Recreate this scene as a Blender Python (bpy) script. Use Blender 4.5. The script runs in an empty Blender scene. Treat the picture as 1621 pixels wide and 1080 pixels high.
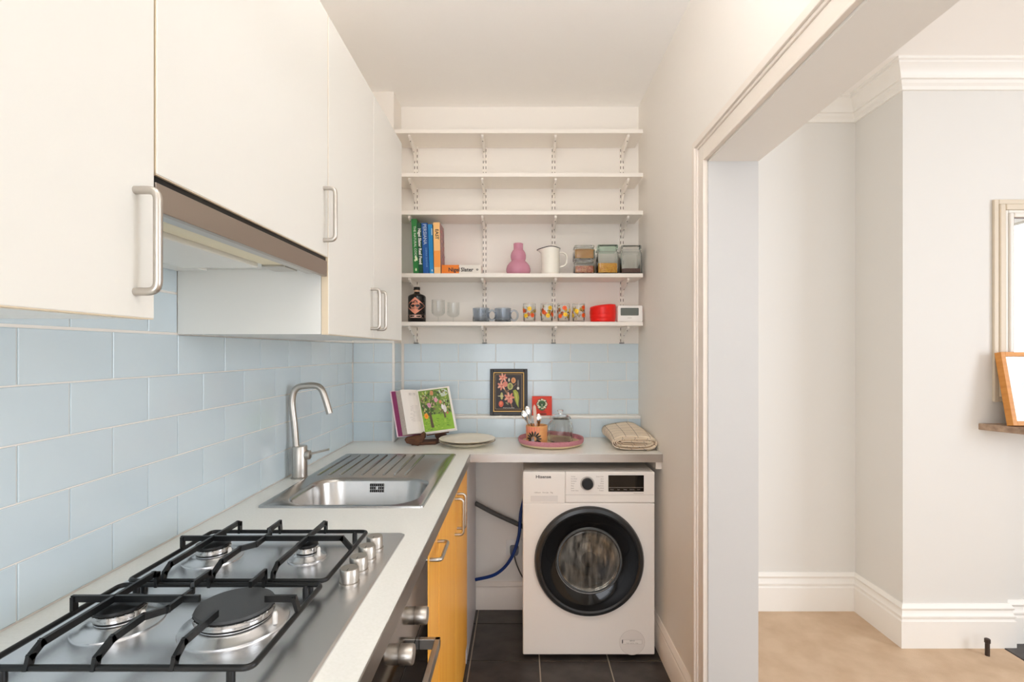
import bpy, bmesh, math, random
from mathutils import Vector, Matrix
R = math.radians
random.seed(7)
scene = bpy.context.scene
COL = scene.collection

# ------------------------------------------------------------------ camera
F = 800.0; CX = 824.0; CY = 556.0; EYE = 1.39
cam_d = bpy.data.cameras.new('camera'); cam = bpy.data.objects.new('camera', cam_d); COL.objects.link(cam)
cam.location = (0, 0, EYE); cam.rotation_euler = (R(90), 0, 0)
cam_d.sensor_width = 36.0; cam_d.lens = 36.0 * F / 1621.0
cam_d.shift_x = -(CX - 810.5) / 1621.0; cam_d.shift_y = (CY - 540.0) / 1621.0
cam_d.clip_start = 0.02
scene.camera = cam
# ------------------------------------------------------------------ world
w = bpy.data.worlds.new('sky'); scene.world = w; w.use_nodes = True
bg = w.node_tree.nodes['Background']; bg.inputs[0].default_value = (0.86, 0.93, 1.0, 1); bg.inputs[1].default_value = 1.0
# ------------------------------------------------------------------ daylight at the windows, and an added rear fill
def window_light(name, loc, rot, sx, sy, power, color):
    d = bpy.data.lights.new(name, 'AREA'); d.shape = 'RECTANGLE'; d.size = sx; d.size_y = sy
    d.energy = power; d.color = color
    o = bpy.data.objects.new(name, d); COL.objects.link(o); o.location = loc; o.rotation_euler = rot
    return o
window_light('daylight_side', (4.19, 0.0, 1.60), (0, R(90), 0), 1.7, 1.5, 32, (0.92, 0.97, 1.06))
window_light('daylight_rear', (2.5, -2.19, 1.55), (R(90), 0, 0), 2.2, 1.8, 4, (0.94, 0.97, 1.04))
window_light('kitchen_rear_fill', (-0.1, -1.59, 1.2), (R(115), 0, 0), 1.1, 2.1, 13, (0.96, 0.98, 1.04))  # light at the unseen rear opening, tilted upward to brighten the ceiling
vs = scene.view_settings
vs.view_transform = 'Standard'; vs.look = 'None'; vs.gamma = 1.0; vs.use_curve_mapping = False
vs.exposure = 0.78
cy = scene.cycles; cy.max_bounces = 16; cy.diffuse_bounces = 9; cy.glossy_bounces = 6; cy.transmission_bounces = 12; cy.transparent_max_bounces = 40

# ------------------------------------------------------------------ helpers
def lin(c):
    c = c / 255.0
    return c / 12.92 if c <= 0.04045 else ((c + 0.055) / 1.055) ** 2.4
def rgb(r, g, b): return (lin(r), lin(g), lin(b), 1.0)
def P(px, py, Y):
    s = F / Y
    return Vector(((px - CX) / s, Y, EYE - (py - CY) / s))

ORI = {}
def origin(o): return ORI.get(o.name, Vector((0, 0, 0)))
def setp(o, label=None, cat=None, group=None, kind=None):
    if label: o['label'] = label
    if cat: o['category'] = cat
    if group: o['group'] = group
    if kind: o['kind'] = kind
    return o
def thing(name, loc, label, cat, group=None, kind=None):
    o = bpy.data.objects.new(name, None); COL.objects.link(o); o.empty_display_size = 0.05
    o.location = loc; ORI[o.name] = Vector(loc)
    return setp(o, label, cat, group, kind)
def copy_tree(o, parent=None):
    c = o.copy(); COL.objects.link(c); c.parent = parent
    if o.name in ORI: ORI[c.name] = ORI[o.name].copy()
    for ch in list(o.children): copy_tree(ch, c)
    return c

class MB:
    def __init__(s): s.v = []; s.f = []; s.c = {}; s.uv = {}
    def add(s, vs, fs, color=None):
        b = len(s.v); s.v += [Vector(p) for p in vs]
        for f in fs:
            if color: s.c[len(s.f)] = color
            s.f.append([b + i for i in f])
        return s
    def box(s, x0, x1, y0, y1, z0, z1, color=None):
        if x0 > x1: x0, x1 = x1, x0
        if y0 > y1: y0, y1 = y1, y0
        if z0 > z1: z0, z1 = z1, z0
        return s.add([(x0,y0,z0),(x1,y0,z0),(x1,y1,z0),(x0,y1,z0),(x0,y0,z1),(x1,y0,z1),(x1,y1,z1),(x0,y1,z1)],
              [(0,3,2,1),(4,5,6,7),(0,1,5,4),(1,2,6,5),(2,3,7,6),(3,0,4,7)], color)
    def loft(s, rings, cap0=True, cap1=True, closed=False):
        n = len(rings[0]); vs = []; fs = []
        for r in rings: vs += list(r)
        m = len(rings)
        for k in range(m if closed else m - 1):
            a = k * n; b = ((k + 1) % m) * n
            for i in range(n):
                j = (i + 1) % n
                fs.append((a + i, a + j, b + j, b + i))
        if not closed:
            if cap0: fs.append(tuple(range(n))[::-1])
            if cap1: fs.append(tuple((m - 1) * n + i for i in range(n)))
        return s.add(vs, fs)
    def lathe(s, prof, c, seg=32, axis='z', cap0=True, cap1=True):
        c = Vector(c); rings = []
        for r, h in prof:
            r = max(r, 1e-5); ring = []
            for i in range(seg):
                a = 2 * math.pi * i / seg; x = r * math.cos(a); y = r * math.sin(a)
                if axis == 'z': ring.append(c + Vector((x, y, h)))
                elif axis == 'x': ring.append(c + Vector((h, x, y)))
                else: ring.append(c + Vector((y, h, x)))
            rings.append(ring)
        return s.loft(rings, cap0, cap1)
    def tube(s, pts, r, seg=12, radii=None, sq=None, closed=False):
        pts = [Vector(p) for p in pts]; n = len(pts); rings = []; prev = None
        for k in range(n):
            if closed: t = (pts[(k + 1) % n] - pts[k - 1])
            else: t = pts[min(k + 1, n - 1)] - pts[max(k - 1, 0)]
            t.normalize()
            if prev is None:
                up = Vector((0, 0, 1)) if abs(t.z) < 0.9 else Vector((0, 1, 0))
                u = up - t * up.dot(t); u.normalize()
            else:
                u = prev - t * prev.dot(t); u.normalize()
            prev = u; v = t.cross(u); ring = []
            rr = radii[k] if radii else r
            for i in range(seg):
                a = 2 * math.pi * i / seg
                if sq: ring.append(pts[k] + u * (sq[0] * (1 if math.cos(a + math.pi/4) > 0 else -1)) + v * (sq[1] * (1 if math.sin(a + math.pi/4) > 0 else -1)))
                else: ring.append(pts[k] + (u * math.cos(a) + v * math.sin(a)) * rr)
            rings.append(ring)
        return s.loft(rings, closed=closed)
    def prism(s, poly, vec):
        vec = Vector(vec); a = [Vector(p) for p in poly]; b = [p + vec for p in a]; n = len(a)
        fs = [tuple(range(n))[::-1], tuple(range(n, 2 * n))]
        for i in range(n):
            j = (i + 1) % n; fs.append((i, j, n + j, n + i))
        return s.add(a + b, fs)
    def xform(s, M):
        s.v = [M @ p for p in s.v]; return s
    def build(s, name, mat, parent=None, smooth=False, bevel=0, seg=2, kind=None, label=None, auto=None, fix=True):
        o3 = origin(parent) if parent else Vector((0, 0, 0))
        me = bpy.data.meshes.new(name)
        me.from_pydata([tuple(p - o3) for p in s.v], [], s.f)
        me.validate()
        if s.c and len(me.polygons) == len(s.f):
            at = me.color_attributes.new('Col', 'FLOAT_COLOR', 'CORNER')
            for p in me.polygons:
                c = s.c.get(p.index, (1, 1, 1, 1))
                for li in p.loop_indices: at.data[li].color = c
        if s.uv and len(me.polygons) == len(s.f):
            ul = me.uv_layers.new(name='UVMap')
            for p in me.polygons:
                for li in p.loop_indices:
                    ul.data[li].uv = s.uv.get(me.loops[li].vertex_index, (0, 0))
        if fix:
            bm = bmesh.new(); bm.from_mesh(me); bmesh.ops.recalc_face_normals(bm, faces=bm.faces[:]); bm.to_mesh(me); bm.free()
        me.materials.append(mat)
        o = bpy.data.objects.new(name, me); COL.objects.link(o)
        if parent: o.parent = parent; ORI[o.name] = o3.copy()
        if smooth:
            for p in me.polygons: p.use_smooth = True
            if auto is not False:
                try: me.set_sharp_from_angle(angle=R(auto or 38))
                except Exception: pass
        if bevel:
            m = o.modifiers.new('bevel', 'BEVEL'); m.width = bevel; m.segments = seg; m.limit_method = 'ANGLE'; m.angle_limit = R(35)
        if kind: o['kind'] = kind
        if label: o['label'] = label
        return o

def circle(c, r, n, axis='z', ph=0):
    out = []
    for i in range(n):
        a = 2 * math.pi * i / n + ph
        if axis == 'z': out.append(Vector(c) + Vector((r * math.cos(a), r * math.sin(a), 0)))
        else: out.append(Vector(c) + Vector((r * math.cos(a), 0, r * math.sin(a))))
    return out
def rrect(x0, x1, y0, y1, r, z, n=5):
    out = []
    for cx, cy, a0 in ((x1 - r, y1 - r, 0), (x0 + r, y1 - r, 90), (x0 + r, y0 + r, 180), (x1 - r, y0 + r, 270)):
        for i in range(n + 1):
            a = R(a0 + 90 * i / n); out.append(Vector((cx + r * math.cos(a), cy + r * math.sin(a), z)))
    return out
def bezier(pts, n=10):
    """smooth Catmull-Rom through points"""
    pts = [Vector(p) for p in pts]; out = []
    for i in range(len(pts) - 1):
        p0 = pts[max(i - 1, 0)]; p1 = pts[i]; p2 = pts[i + 1]; p3 = pts[min(i + 2, len(pts) - 1)]
        for k in range(n):
            t = k / n
            out.append(0.5 * ((2 * p1) + (-p0 + p2) * t + (2 * p0 - 5 * p1 + 4 * p2 - p3) * t * t + (-p0 + 3 * p1 - 3 * p2 + p3) * t ** 3))
    out.append(pts[-1]); return out
def fillet(pts, r, n=6):
    pts = [Vector(p) for p in pts]; out = [pts[0]]
    for i in range(1, len(pts) - 1):
        a = (pts[i - 1] - pts[i]).normalized(); b = (pts[i + 1] - pts[i]).normalized()
        s0 = pts[i] + a * r; s1 = pts[i] + b * r
        for k in range(n + 1):
            t = k / n; out.append((1 - t) ** 2 * s0 + 2 * t * (1 - t) * pts[i] + t * t * s1)
    out.append(pts[-1]); return out

# ------------------------------------------------------------------ materials
MAT = {}
def mat(name, color, rough=0.5, metal=0.0, trans=0.0, ior=1.45, coat=0.0, spec=0.5, noise=None, bump=None, emit=None):
    """noise=(scale, amount, stretch, colour2)  bump=(scale, strength, stretch)"""
    if name in MAT: return MAT[name]
    m = bpy.data.materials.new(name); m.use_nodes = True; nt = m.node_tree; b = nt.nodes['Principled BSDF']
    b.inputs['Base Color'].default_value = color; b.inputs['Roughness'].default_value = rough
    b.inputs['Metallic'].default_value = metal; b.inputs['IOR'].default_value = ior
    b.inputs['Transmission Weight'].default_value = trans; b.inputs['Coat Weight'].default_value = coat
    b.inputs['Specular IOR Level'].default_value = spec
    if noise or bump: tc = nt.nodes.new('ShaderNodeTexCoord')
    def tex(scale, stretch, detail=4):
        mp = nt.nodes.new('ShaderNodeMapping'); mp.inputs['Scale'].default_value = stretch
        nt.links.new(tc.outputs['Object'], mp.inputs['Vector'])
        n = nt.nodes.new('ShaderNodeTexNoise'); n.inputs['Scale'].default_value = scale; n.inputs['Detail'].default_value = detail
        nt.links.new(mp.outputs[0], n.inputs['Vector']); return n
    if noise:
        sc, c2, st = noise; n = tex(sc, st)
        mx = nt.nodes.new('ShaderNodeMix'); mx.data_type = 'RGBA'
        rp = nt.nodes.new('ShaderNodeValToRGB'); rp.color_ramp.elements[0].position = 0.35; rp.color_ramp.elements[1].position = 0.68
        nt.links.new(n.outputs['Fac'], rp.inputs[0]); nt.links.new(rp.outputs[0], mx.inputs['Factor'])
        mx.inputs[6].default_value = color; mx.inputs[7].default_value = c2
        nt.links.new(mx.outputs[2], b.inputs['Base Color'])
    if bump:
        sc, stg, st = bump; n = tex(sc, st, 6)
        bp = nt.nodes.new('ShaderNodeBump'); bp.inputs['Strength'].default_value = stg; bp.inputs['Distance'].default_value = 0.002
        nt.links.new(n.outputs['Fac'], bp.inputs['Height']); nt.links.new(bp.outputs[0], b.inputs['Normal'])
    if emit:
        b.inputs['Emission Color'].default_value = emit[0]; b.inputs['Emission Strength'].default_value = emit[1]
    MAT[name] = m; return m
one = (1, 1, 1)
def glass(name, color, rough=0.0, ior=1.45): return mat(name, color, rough, trans=1.0, ior=ior)
PAINT = mat('wall_paint_cream', rgb(240, 235, 228), 0.7, bump=(60, 0.05, one))
PAINT2 = mat('wall_paint_white', rgb(224, 223, 219), 0.7, bump=(60, 0.05, one))
CEIL = mat('ceiling_paint', rgb(251, 249, 246), 0.8, bump=(40, 0.04, one))
GLOSSW = mat('trim_gloss_white', rgb(240, 238, 233), 0.4)
TRIMK = mat('trim_cream', rgb(238, 229, 219), 0.45)
GROUT = mat('grout_cream', rgb(238, 234, 224), 0.8)
TILE = mat('tile_blue', rgb(203, 218, 226), 0.16, noise=(3, rgb(208, 222, 229), one), coat=0.2)
SLATE = mat('slate_tile', rgb(50, 45, 43), 0.38, noise=(9, rgb(72, 66, 62), (1, 1.6, 1)), bump=(30, 0.25, one))
FGROUT = mat('floor_grout', rgb(178, 164, 148), 0.9)
CARPET = mat('carpet', rgb(212, 188, 162), 0.95, noise=(7, rgb(196, 170, 143), one), bump=(420, 0.7, one), spec=0.1)
CABW = mat('cabinet_white', rgb(222, 221, 215), 0.3, spec=0.4)
CABC = mat('cabinet_carcass', rgb(226, 226, 221), 0.25)
EDGE = mat('cabinet_edge', rgb(222, 205, 178), 0.5)
STEEL = mat('brushed_steel', rgb(190, 186, 180), 0.28, metal=1.0, bump=(300, 0.06, (1, 12, 1)))
NICKEL = mat('satin_nickel', rgb(196, 190, 182), 0.33, metal=1.0)
HOBM = mat('hob_steel', rgb(226, 227, 229), 0.27, metal=1.0, bump=(260, 0.05, (14, 1, 1)))
SINKM = mat('sink_steel', rgb(186, 184, 181), 0.2, metal=1.0, bump=(260, 0.05, (14, 1, 1)))
CHROME = mat('chrome', rgb(215, 213, 210), 0.08, metal=1.0)
ALU = mat('aluminium_edge', rgb(178, 172, 165), 0.3, metal=1.0, bump=(300, 0.06, (1, 1, 14)))
HOODS = mat('hood_steel', rgb(176, 165, 155), 0.35, metal=1.0, bump=(300, 0.06, (1, 12, 1)))
IRON = mat('cast_iron_black', rgb(20, 21, 22), 0.32, bump=(200, 0.12, one))
BCAP = mat('burner_cap_enamel', rgb(62, 64, 66), 0.45, bump=(500, 0.1, one))
BLACK = mat('black', rgb(12, 12, 12), 0.4)
BGLASS = mat('black_glass', rgb(14, 13, 13), 0.06)
OVENP = mat('oven_mirror_panel', rgb(120, 112, 104), 0.09, metal=1.0)
WORK = mat('worktop_laminate', rgb(241, 241, 236), 0.3, noise=(180, rgb(236, 236, 230), one))
BEECH = mat('beech_wood', rgb(255, 188, 76), 0.35, noise=(5, rgb(248, 170, 58), (9, 9, 0.35)))
PANEL = mat('grey_white_panel', rgb(214, 210, 212), 0.4)
WASH = mat('washer_white', rgb(240, 236, 231), 0.28)
WASHG = mat('washer_grey', rgb(190, 184, 178), 0.35)
BEZEL = mat('washer_bezel', rgb(46, 47, 48), 0.25)
HOSEG = mat('hose_grey', rgb(84, 82, 80), 0.5)
HOSEB = mat('hose_blue', rgb(12, 52, 120), 0.4)
WHITEP = mat('white_plastic', rgb(240, 238, 234), 0.35)
SHELFW = mat('shelf_white', rgb(244, 238, 230), 0.4)
DARKSLOT = mat('slot_dark', rgb(70, 62, 54), 0.8)
CREAMC = mat('cream_ceramic', rgb(246, 238, 220), 0.3)
WOOD = mat('carved_wood', rgb(104, 62, 34), 0.5, noise=(30, rgb(70, 40, 22), (1, 1, 4)), bump=(60, 0.4, one))
PAPER = mat('paper', rgb(240, 234, 228), 0.75)
PAGEEDGE = mat('page_edges', rgb(226, 216, 204), 0.85, noise=(240, rgb(176, 160, 146), (10, 0.4, 0.4)))
PRINT = mat('print_ink', (1, 1, 1, 1), 0.45)
nt = PRINT.node_tree; ca = nt.nodes.new('ShaderNodeVertexColor'); ca.layer_name = 'Col'
nt.links.new(ca.outputs[0], nt.nodes['Principled BSDF'].inputs['Base Color'])
def thin_glass(name, tint, gloss=0.10, rough=0.02):
    m = bpy.data.materials.new(name); m.use_nodes = True; nt = m.node_tree; nt.nodes.clear()
    out = nt.nodes.new('ShaderNodeOutputMaterial'); tr_ = nt.nodes.new('ShaderNodeBsdfTransparent'); tr_.inputs[0].default_value = tint
    gl = nt.nodes.new('ShaderNodeBsdfGlossy'); gl.inputs['Roughness'].default_value = rough; gl.inputs[0].default_value = (0.95, 0.97, 0.97, 1)
    lw = nt.nodes.new('ShaderNodeLayerWeight'); lw.inputs[0].default_value = 0.5
    mx = nt.nodes.new('ShaderNodeMixShader'); pw_ = nt.nodes.new('ShaderNodeMath'); pw_.operation = 'POWER'; pw_.inputs[1].default_value = 3.0; nt.links.new(lw.outputs['Facing'], pw_.inputs[0]); ma_ = nt.nodes.new('ShaderNodeMath'); ma_.operation = 'MULTIPLY_ADD'; ma_.inputs[1].default_value = gloss * 2.2; ma_.inputs[2].default_value = 0.03; nt.links.new(pw_.outputs[0], ma_.inputs[0]); nt.links.new(ma_.outputs[0], mx.inputs[0]); nt.links.new(tr_.outputs[0], mx.inputs[1]); nt.links.new(gl.outputs[0], mx.inputs[2]); nt.links.new(mx.outputs[0], out.inputs[0])
    MAT[name] = m; return m
CLEARG = glass('solid_clear_glass', (0.985, 0.995, 0.99, 1), ior=1.42)
CLEAR = thin_glass('clear_glass', (0.965, 0.97, 0.968, 1), 0.30)
MIRROR = mat('mirror_glass', rgb(240, 242, 242), 0.02, metal=1.0)

def text(parent, name, s, size, loc, m, spine=False, bold=0.0, rotz=0, sx=1.0, align='CENTER', ext=0.0002, rot=None):
    c = bpy.data.curves.new(name, 'FONT'); c.body = s; c.size = size; c.extrude = ext; c.offset = bold
    c.align_x = align; c.align_y = 'CENTER'; c.resolution_u = 2
    o = bpy.data.objects.new('tmp_text', c); COL.objects.link(o)
    dg = bpy.context.evaluated_depsgraph_get(); dg.update()
    me = bpy.data.meshes.new_from_object(o.evaluated_get(dg)); me.name = name
    bpy.data.objects.remove(o); bpy.data.curves.remove(c)
    M = Matrix.Rotation(R(90), 4, 'X') @ Matrix.Diagonal((sx, 1, 1, 1))
    if spine: M = Matrix.Rotation(R(90), 4, 'Y') @ M
    if rot is not None: M = rot @ Matrix.Diagonal((sx, 1, 1, 1))
    M = Matrix.Translation(Vector(loc) - origin(parent)) @ M
    me.transform(M); me.materials.clear(); me.materials.append(m)
    ob = bpy.data.objects.new(name, me); COL.objects.link(ob); ob.parent = parent; ORI[ob.name] = origin(parent)
    return ob

def decal(name, parent, fmap, shapes, base=0.0003, step=0.00012):
    """flat print: shapes = (colour, polygon in uv); fmap(u, v, lift) -> point"""
    mb = MB()
    for k, (c, poly) in enumerate(shapes):
        cu = sum(p[0] for p in poly) / len(poly); cv = sum(p[1] for p in poly) / len(poly); n = len(poly); L = base + step * k
        vs = [fmap(cu, cv, L)]; fs = []
        mid = [((p[0] + cu) / 2, (p[1] + cv) / 2) for p in poly]
        vs += [fmap(u, v, L) for u, v in mid]; vs += [fmap(u, v, L) for u, v in poly]
        for i in range(n):
            j = (i + 1) % n
            fs.append((0, 1 + i, 1 + j)); fs.append((1 + i, 1 + n + i, 1 + n + j, 1 + j))
        mb.add(vs, fs, c)
    return mb.build(name, PRINT, parent, fix=False)
def ell(u, v, a, b, rot=0, n=14):
    c, s = math.cos(R(rot)), math.sin(R(rot)); out = []
    for i in range(n):
        t = 2 * math.pi * i / n; x = a * math.cos(t); y = b * math.sin(t); out.append((u + x * c - y * s, v + x * s + y * c))
    return out
def flower(u, v, r, k=6, dent=0.72, rot=0, asp=1.0):
    out = []
    for i in range(k * 4):
        t = 2 * math.pi * i / (k * 4); rr = r * (dent + (1 - dent) * (0.5 + 0.5 * math.cos(k * t)))
        out.append((u + rr * math.cos(t + R(rot)) * asp, v + rr * math.sin(t + R(rot))))
    return out
def rect(u0, u1, v0, v1, n=1):
    out = []
    for k in range(n): out.append((u0 + (u1 - u0) * k / n, v0))
    for k in range(n): out.append((u1, v0 + (v1 - v0) * k / n))
    for k in range(n): out.append((u1 - (u1 - u0) * k / n, v1))
    for k in range(n): out.append((u0, v1 - (v1 - v0) * k / n))
    return out

# ================================================================== SETTING
XL = -0.868; XR = 0.65; XR2 = 0.821; YB = 2.78; YLOW = 2.73; CEILZ = 2.735
BOXX = -0.654; BOXY = 2.617; RX = 4.2; RYR = -2.2; KYR = -1.6; OPY0 = -0.35; OPY1 = 1.757; OPZ = 2.054
CHX0 = 1.797; CHX1 = 3.3; CHY = 2.376; RECY = 2.712; WT = 0.92
def struct(name, mb, m, **kw): return mb.build(name, m, kind='structure', **kw)

floor = struct('floor', MB().box(XL - 0.1, 0.74, KYR - 0.1, 2.9, -0.08, -0.004), FGROUT)
def tile_grid(parent, name, m, quads, thick, axis, at, bev=0.0012):
    """quads: (a0,a1,b0,b1) in plane; each an own child, mesh shared by size"""
    cache = {}
    for a0, a1, b0, b1 in quads:
        if a1 - a0 < 0.004 or b1 - b0 < 0.004: continue
        key = (round(a1 - a0, 4), round(b1 - b0, 4))
        w2, h2 = (a1 - a0) / 2, (b1 - b0) / 2; e = min(bev, w2 / 3, h2 / 3)
        if key not in cache:
            ring0 = [(-w2, -h2), (w2, -h2), (w2, h2), (-w2, h2)]; ring1 = [(-w2 + e, -h2 + e), (w2 - e, -h2 + e), (w2 - e, h2 - e), (-w2 + e, h2 - e)]
            def pt(a, b, d):
                if axis == 'x': return Vector((d, a, b))
                if axis == 'y': return Vector((a, -d, b))
                return Vector((a, b, d))
            mb = MB().loft([[pt(a, b, 0) for a, b in ring0], [pt(a, b, thick - e * 0.7) for a, b in ring0], [pt(a, b, thick) for a, b in ring1]])
            me_o = mb.build(name, m); cache[key] = me_o.data; o = me_o
        else:
            o = bpy.data.objects.new(name, cache[key]); COL.objects.link(o)
        ca_, cb = (a0 + a1) / 2, (b0 + b1) / 2
        o.location = {'x': (at, ca_, cb), 'y': (ca_, at, cb), 'z': (ca_, cb, at)}[axis]
        o.parent = parent
TP = 0.31; q = []
for i in range(-2, 3):
    for j in range(-13, 3):
        a0 = 0.085 + i * TP; b0 = 2.267 + j * TP
        a0c, a1c = max(a0 + 0.003, -0.45), min(a0 + TP - 0.003, 0.735); b0c, b1c = max(b0 + 0.003, KYR), min(b0 + TP - 0.003, YLOW)
        if a1c - a0c > 0.01 and b1c - b0c > 0.01: q.append((a0c, a1c, b0c, b1c))
tile_grid(floor, 'tile', SLATE, q, 0.006, 'z', -0.006, 0.001)

wall_left = struct('wall_left', MB().box(XL - 0.12, XL - 0.003, KYR - 0.1, 2.9, 0, CEILZ), PAINT)
ZR = [0.922 + 0.102 * k for k in range(8)]   # tile courses
G = 0.0016
def course(z0, z1, a_lo, a_hi, anchor, pitch):
    out = []; k = math.floor((a_lo - anchor) / pitch)
    while anchor + k * pitch < a_hi:
        lo = max(anchor + k * pitch, a_lo) + G; hi = min(anchor + (k + 1) * pitch, a_hi) - G
        if hi - lo > 0.008: out.append((lo, hi, z0 + G, z1 - G))
        k += 1
    return out
q = []
for r in range(5):
    off = 0.0 if r % 2 == 0 else 0.102
    q += course(ZR[r], ZR[r + 1], 0.20, BOXY, 0.872 + off, 0.204)
for r in (5, 6):
    off = 0.0 if r % 2 == 0 else 0.102
    q += course(ZR[r] + 0.003, min(ZR[r + 1], 1.60), 0.68, 1.279, 0.872 + off, 0.204)
q += course(ZR[5] + 0.003, ZR[5] + 0.04, 1.285, BOXY, 0.872 + 0.102, 0.204)
tile_grid(wall_left, 'tile', TILE, q, 0.006, 'x', XL - 0.006)

wall_back = struct('wall_back', MB().box(BOXX - 0.02, XR + 0.02, YB + 0.003, 2.9, 0, CEILZ), PAINT)
q = []
zb = [1.042, 1.125, 1.2273, 1.329, 1.432]
for r in range(4):
    off = 0.0 if r % 2 == 1 else 0.10275
    q += course(zb[r], zb[r + 1], BOXX + 0.012, XR, 0.069 + off, 0.2055)
tile_grid(wall_back, 'tile', TILE, q, 0.006, 'y', YB + 0.006)
wall_ledge = struct('wall_ledge', MB().box(BOXX - 0.01, XR + 0.01, YLOW + 0.003, 2.85, 0, 1.036), PAINT)
q = course(0.922, 1.026, BOXX + 0.004, XR, 0.069 - 0.10 , 0.204)
tile_grid(wall_ledge, 'tile', TILE, q, 0.006, 'y', YLOW + 0.006)
struct('trim_1', MB().box(BOXX, XR, YLOW - 0.004, YB + 0.001, 1.028, 1.040), GLOSSW, bevel=0.003)
wall_corner = struct('wall_corner', MB().box(XL - 0.02, BOXX - 0.003, BOXY + 0.003, 2.9, 0, CEILZ), PAINT)
q = []; q2 = []
for r in range(5):
    if r % 2 == 0: q += [(XL + G, -0.7615 - G, ZR[r] + G, ZR[r + 1] - G), (-0.7615 + G, BOXX - 0.006, ZR[r] + G, ZR[r + 1] - G)]
    else: q += [(XL + G, BOXX - 0.006, ZR[r] + G, ZR[r + 1] - G)]
    q2 += [(BOXY + 0.006, YB - 0.003, ZR[r] + G, ZR[r + 1] - G)]
tile_grid(wall_corner, 'tile', TILE, q, 0.006, 'y', BOXY + 0.006)
tile_grid(wall_corner, 'tile', TILE, q2, 0.006, 'x', BOXX - 0.006)
struct('trim_2', MB().box(BOXX - 0.012, BOXX + 0.001, BOXY - 0.001, BOXY + 0.012, 0.92, 1.44), GLOSSW, bevel=0.003)
struct('trim_3', MB().box(XL, XL + 0.006, 1.29, BOXY, 1.4325, 1.441).box(XL, BOXX, BOXY - 0.004, BOXY + 0.006, 1.4325, 1.446), GLOSSW, bevel=0.001)

mb = MB().box(XR, XR2, OPY1, 2.9, 0, CEILZ).box(XR, XR2, OPY0, OPY1, OPZ, CEILZ).box(XR, XR2, RYR - 0.1, OPY0, 0, CEILZ)
wall_right = struct('wall_right', mb, PAINT)
# white painted lining of the opening
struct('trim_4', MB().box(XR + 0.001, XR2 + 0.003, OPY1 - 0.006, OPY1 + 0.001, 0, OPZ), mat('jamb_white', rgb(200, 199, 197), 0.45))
struct('trim_5', MB().box(XR + 0.001, XR2 + 0.003, OPY0, OPY1, OPZ - 0.006, OPZ + 0.001), GLOSSW)
# architrave on the kitchen side
mb = MB()
for d0, d1, t_ in ((0.0, 0.010, 0.015), (0.010, 0.058, 0.012), (0.058, 0.068, 0.017), (0.068, 0.092, 0.024)):
    mb.box(XR - t_, XR, OPY1 + d0, OPY1 + d1, 0, OPZ + d1).box(XR - t_, XR, OPY0, OPY1 + d0, OPZ + d0, OPZ + d1)
struct('trim_6', mb, TRIMK, bevel=0.002)

ceiling = struct('ceiling', MB().box(XL - 0.12, RX + 0.1, RYR - 0.1, 2.9, CEILZ, CEILZ + 0.08), CEIL)
carpet = struct('floor_carpet', MB().box(0.74, 2.25, RYR, 2.72, -0.08, 0.004).box(2.25, RX, RYR, 1.95, -0.08, 0.004).box(3.1, RX, 1.95, 2.72, -0.08, 0.004), CARPET)
struct('wall_recess', MB().box(XR2 - 0.01, CHX0 + 0.02, RECY, 2.9, 0, CEILZ), PAINT2)
ch = MB().box(CHX0, 2.29, CHY, 2.9, 0, CEILZ).box(2.29, 2.85, CHY, 2.9, 1.03, CEILZ).box(2.29, 2.85, CHY + 0.035, 2.9, 0, 1.03).box(2.85, CHX1, CHY, 2.9, 0, CEILZ)
struct('wall_chimney', ch, PAINT2)
struct('wall_alcove', MB().box(CHX1 - 0.02, RX + 0.1, RECY, 2.9, 0, CEILZ), PAINT2)
def holed(mb, plane, c0, c1, a0, a1, z0, z1, h):   # wall slab with one window hole
    def bx(p0, p1, q0, q1):
        if plane == 'x': mb.box(c0, c1, p0, p1, q0, q1)
        else: mb.box(p0, p1, c0, c1, q0, q1)
    bx(a0, h[0], z0, z1); bx(h[1], a1, z0, z1); bx(h[0], h[1], z0, h[2]); bx(h[0], h[1], h[3], z1)
    return mb
struct('wall_side', holed(MB(), 'x', RX, RX + 0.1, RYR - 0.1, 2.9, 0, CEILZ, (-0.80, 0.80, 0.72, 2.48)), PAINT2)
struct('wall_rear', holed(MB(), 'y', RYR - 0.1, RYR, XR2, RX + 0.1, 0, CEILZ, (1.35, 3.65, 0.62, 2.48)), PAINT2)
struct('wall_kitchen_rear', holed(MB(), 'y', KYR - 0.1, KYR, XL - 0.12, XR, 0, CEILZ, (-0.70, 0.50, 0.08, 2.30)), PAINT)
def win_frame(name, plane, c, a0, a1, z0, z1, nx):
    mb = MB(); t = 0.05
    def bx(p0, p1, q0, q1):
        if plane == 'x': mb.box(c + 0.03, c + 0.08, p0, p1, q0, q1)
        else: mb.box(p0, p1, c - 0.08, c - 0.03, q0, q1)
    bx(a0, a0 + t, z0, z1); bx(a1 - t, a1, z0, z1); bx(a0, a1, z0, z0 + t); bx(a0, a1, z1 - t, z1); bx(a0, a1, (z0 + z1) / 2 - 0.025, (z0 + z1) / 2 + 0.025)
    for k in range(1, nx):
        m = a0 + (a1 - a0) * k / nx; bx(m - 0.02, m + 0.02, z0, z1)
    struct(name, mb, GLOSSW)
win_frame('window_1', 'x', RX, -0.80, 0.80, 0.72, 2.48, 2)
win_frame('window_2', 'y', RYR, 1.35, 3.65, 0.62, 2.48, 3)
win_frame('window_3', 'y', KYR, -0.70, 0.50, 0.08, 2.30, 2)  # unseen opening, stretched to the floor so more light reaches the ceiling

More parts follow.
